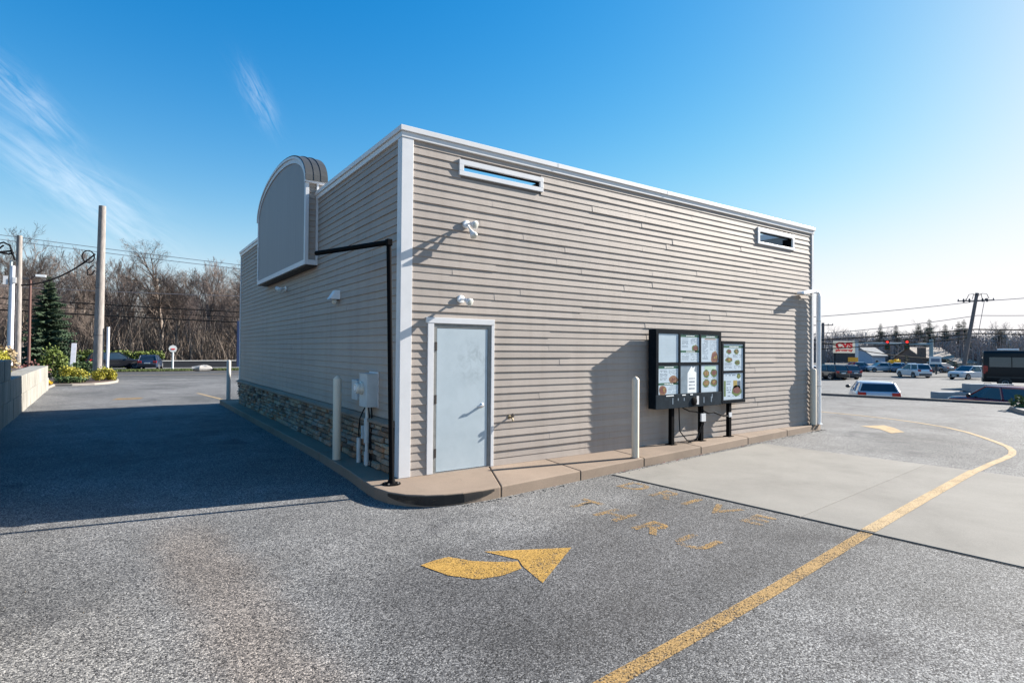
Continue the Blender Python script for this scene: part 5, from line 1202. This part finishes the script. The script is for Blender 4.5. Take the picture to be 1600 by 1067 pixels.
# houses
def house(name, label, loc, rz, w, d, hgt, rise, wallm, roofm, wins):
    t = thing(name, label, 'house', loc, R(rz)); m = MB()
    m.add([(-w / 2, -d / 2, 0), (w / 2, -d / 2, 0), (w / 2, d / 2, 0), (-w / 2, d / 2, 0), (-w / 2, -d / 2, hgt), (w / 2, -d / 2, hgt), (w / 2, d / 2, hgt), (-w / 2, d / 2, hgt), (-w / 2, 0, hgt + rise), (w / 2, 0, hgt + rise)],
          [(0, 1, 5, 4), (2, 3, 7, 6), (1, 2, 6, 9, 5), (3, 0, 4, 8, 7), (0, 3, 2, 1)]); m.build('wall', wallm, t)
    rr = MB(); o = .35; k = rise / (d / 2)
    for sy in (-1, 1):
        a = [(-w / 2 - o, sy * (d / 2 + o), hgt - o * k), (w / 2 + o, sy * (d / 2 + o), hgt - o * k), (w / 2 + o, 0, hgt + rise), (-w / 2 - o, 0, hgt + rise)]; rr.add(a + [(x, y, z + .18) for x, y, z in a], [(0, 1, 2, 3), (7, 6, 5, 4), (0, 4, 5, 1), (1, 5, 6, 2), (2, 6, 7, 3), (3, 7, 4, 0)])
    rr.build('roof', roofm, t)
    for x0, z0, ww, hh in wins:
        f = MB().box((x0, -d / 2 - .06, z0), (x0 + ww, -d / 2 - .001, z0 + hh)).build('window', 'white_trim', t); MB().box((x0 + .12, -d / 2 - .08, z0 + .12), (x0 + ww - .12, -d / 2 - .061, z0 + hh - .12)).build('pane', 'window_dark', f)
    return t
house('house', 'brown house with a broad tan shingle roof behind the white hatchback', (126, 37.3, -1.6), -22, 7.4, 6, 2.6, 1.9, 'house_brown', 'roof_shingle', [(-2.8, .8, 1.2, 1.1), (-.5, .8, 1.2, 1.1), (1.6, .8, 1.2, 1.1)])
MB().box((-4.6, -3.6, 1.5), (-3.6, -2.6, 4.6)).build('chimney', 'house_brown', bpy.data.objects['house'])
house('house', 'low tan annexe right of the brown house', (129.0, 33.0, -1.6), -22, 4.5, 4, 1.7, .8, 'house_cream', 'roof_shingle', [(-1.4, .6, .9, .8)])
house('house', 'pale blue house with a grey gable roof right of the cream sign', (117.6, 43.9, -1.6), -20, 3.2, 5, 3.0, 1.4, 'house_blue', 'roof_grey', [(-.9, 1.0, .9, 1.2)])
house('house', 'dark house with a long grey roof behind the cream sign', (134, 55, -1.6), -30, 15, 8, 3.6, 2.0, 'house_brown', 'roof_grey', [(-6, 1.2, 1.4, 1.4), (-2, 1.2, 1.4, 1.4), (2, 1.2, 1.4, 1.4), (6, 1.2, 1.4, 1.4)])
t = thing('banner_sign', 'small white sign board beside the parked silver car', 'sign', (92.5, 24.2, -1.1), R(-66)); MB().box((-.8, -.1, 1.5), (.6, .1, 2.6)).build('board', 'lamp_white', t); MB().box((-.6, -.12, 1.8), (.4, -.101, 2.3)).build('print', 'car_blue', t); MB().box((-.1, -.08, 0), (.1, .08, 1.5)).build('post', 'sign_dark', t)
shrub('forsythia_bush', (99.4, 32.1, -1.1), (1.5, 1.2, 2.0), 1600, .22, 'forsythia', 'bright yellow flowering bush on the far road side', 71)
for i, (x, y, hh) in enumerate(((103.5, 26.4, 1.7), (104.2, 25.5, 1.5), (105.0, 24.6, 1.6), (101.0, 31.0, 2.2))):
    tr, f = conifer(300 + i, hh * 1.3, .55, 8, 8); plant('clipped_evergreen', (tr, f.mesh('crown', 'spruce')), (x, y, -1.1), 1, 0, ['left of three small dark evergreens right of the mast', 'middle of three small dark evergreens right of the mast', 'right of three small dark evergreens right of the mast', 'dark evergreen beside the yellow bush'][i], group='small evergreens')
# trees along the right horizon
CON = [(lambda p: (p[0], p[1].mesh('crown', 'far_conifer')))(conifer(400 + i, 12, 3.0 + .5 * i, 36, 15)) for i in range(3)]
for i, (x, y, s, lb) in enumerate(((168, 62, .92, 'far conifer behind the left traffic light'), (166, 57.5, .88, 'far conifer behind the right traffic light'), (172, 54.5, .92, 'far conifer left of the tall pair near the far pole'), (172, 52, 1.0, 'taller far conifer of the pair left of the far pole'), (175, 49.5, .9, 'right far conifer of the pair left of the far pole'), (178, 47.5, .95, 'far conifer directly left of the far grey pole'), (176, 45.8, .98, 'far conifer directly behind the far grey pole'), (176, 38.5, .72, 'broad low far conifer right of the leaning pole'), (183, 33.5, .85, 'far conifer above the black van'), (185, 31, .9, 'far conifer above the van, rightmost'))):
    k = .80; o = plant('conifer', CON[i % 3], (-3.3 + (x + 3.3) * k, -7.5 + (y + 7.5) * k, -1.6), s * .92, i, lb, group='far conifers')
    if 'broad' in lb: o.scale = (1.25, 1.25, .72)
FAR = [tree_proto(500 + i, 12, 'bark_dark', 'hazed_twig' if i else 'twig_red', levels=4, spread=1.1) for i in range(4)]
q = random.Random(9)
for i in range(46):
    u = (i + q.uniform(.1, .9)) / 46; ang = R(64 + 18 * u) ; d = q.uniform(150, 215); x, y = -3.3 + d * math.sin(ang), -7.5 + d * math.cos(ang)
    plant('bare_tree', FAR[i % 4], (x, y, -1.8), q.uniform(.72, 1.02) * d / 170, q.uniform(0, 6.28), 'leafless tree on the hazy horizon at the right', group='bare trees along the right horizon')
m = MB(); q = random.Random(21)
for _ in range(9000):
    ang = R(q.uniform(60, 86)); d = q.uniform(138, 200); x, y = -3.3 + d * math.sin(ang), -7.5 + d * math.cos(ang); z = -1.9; hh = q.uniform(3, 8.5); w = .13; a = ang + 1.57
    s = Vector((math.sin(a), math.cos(a), 0)) * w; p = Vector((x, y, z)); e = p + Vector((q.gauss(0, .6), q.gauss(0, .6), hh)); m.add([p - s, p + s, e], [(0, 1, 2)])
    for j in range(4): f = p.lerp(e, q.uniform(.2, 1)); g_ = f + Vector((q.gauss(0, 1), q.gauss(0, 1), q.uniform(.3, 1.4))); m.add([f - s * .6, f + s * .6, g_], [(0, 1, 2)])
stuff(tag(m.build('far_undergrowth', 'hazed_twig'), 'mass of bare brush along the far horizon on the right', 'undergrowth'))
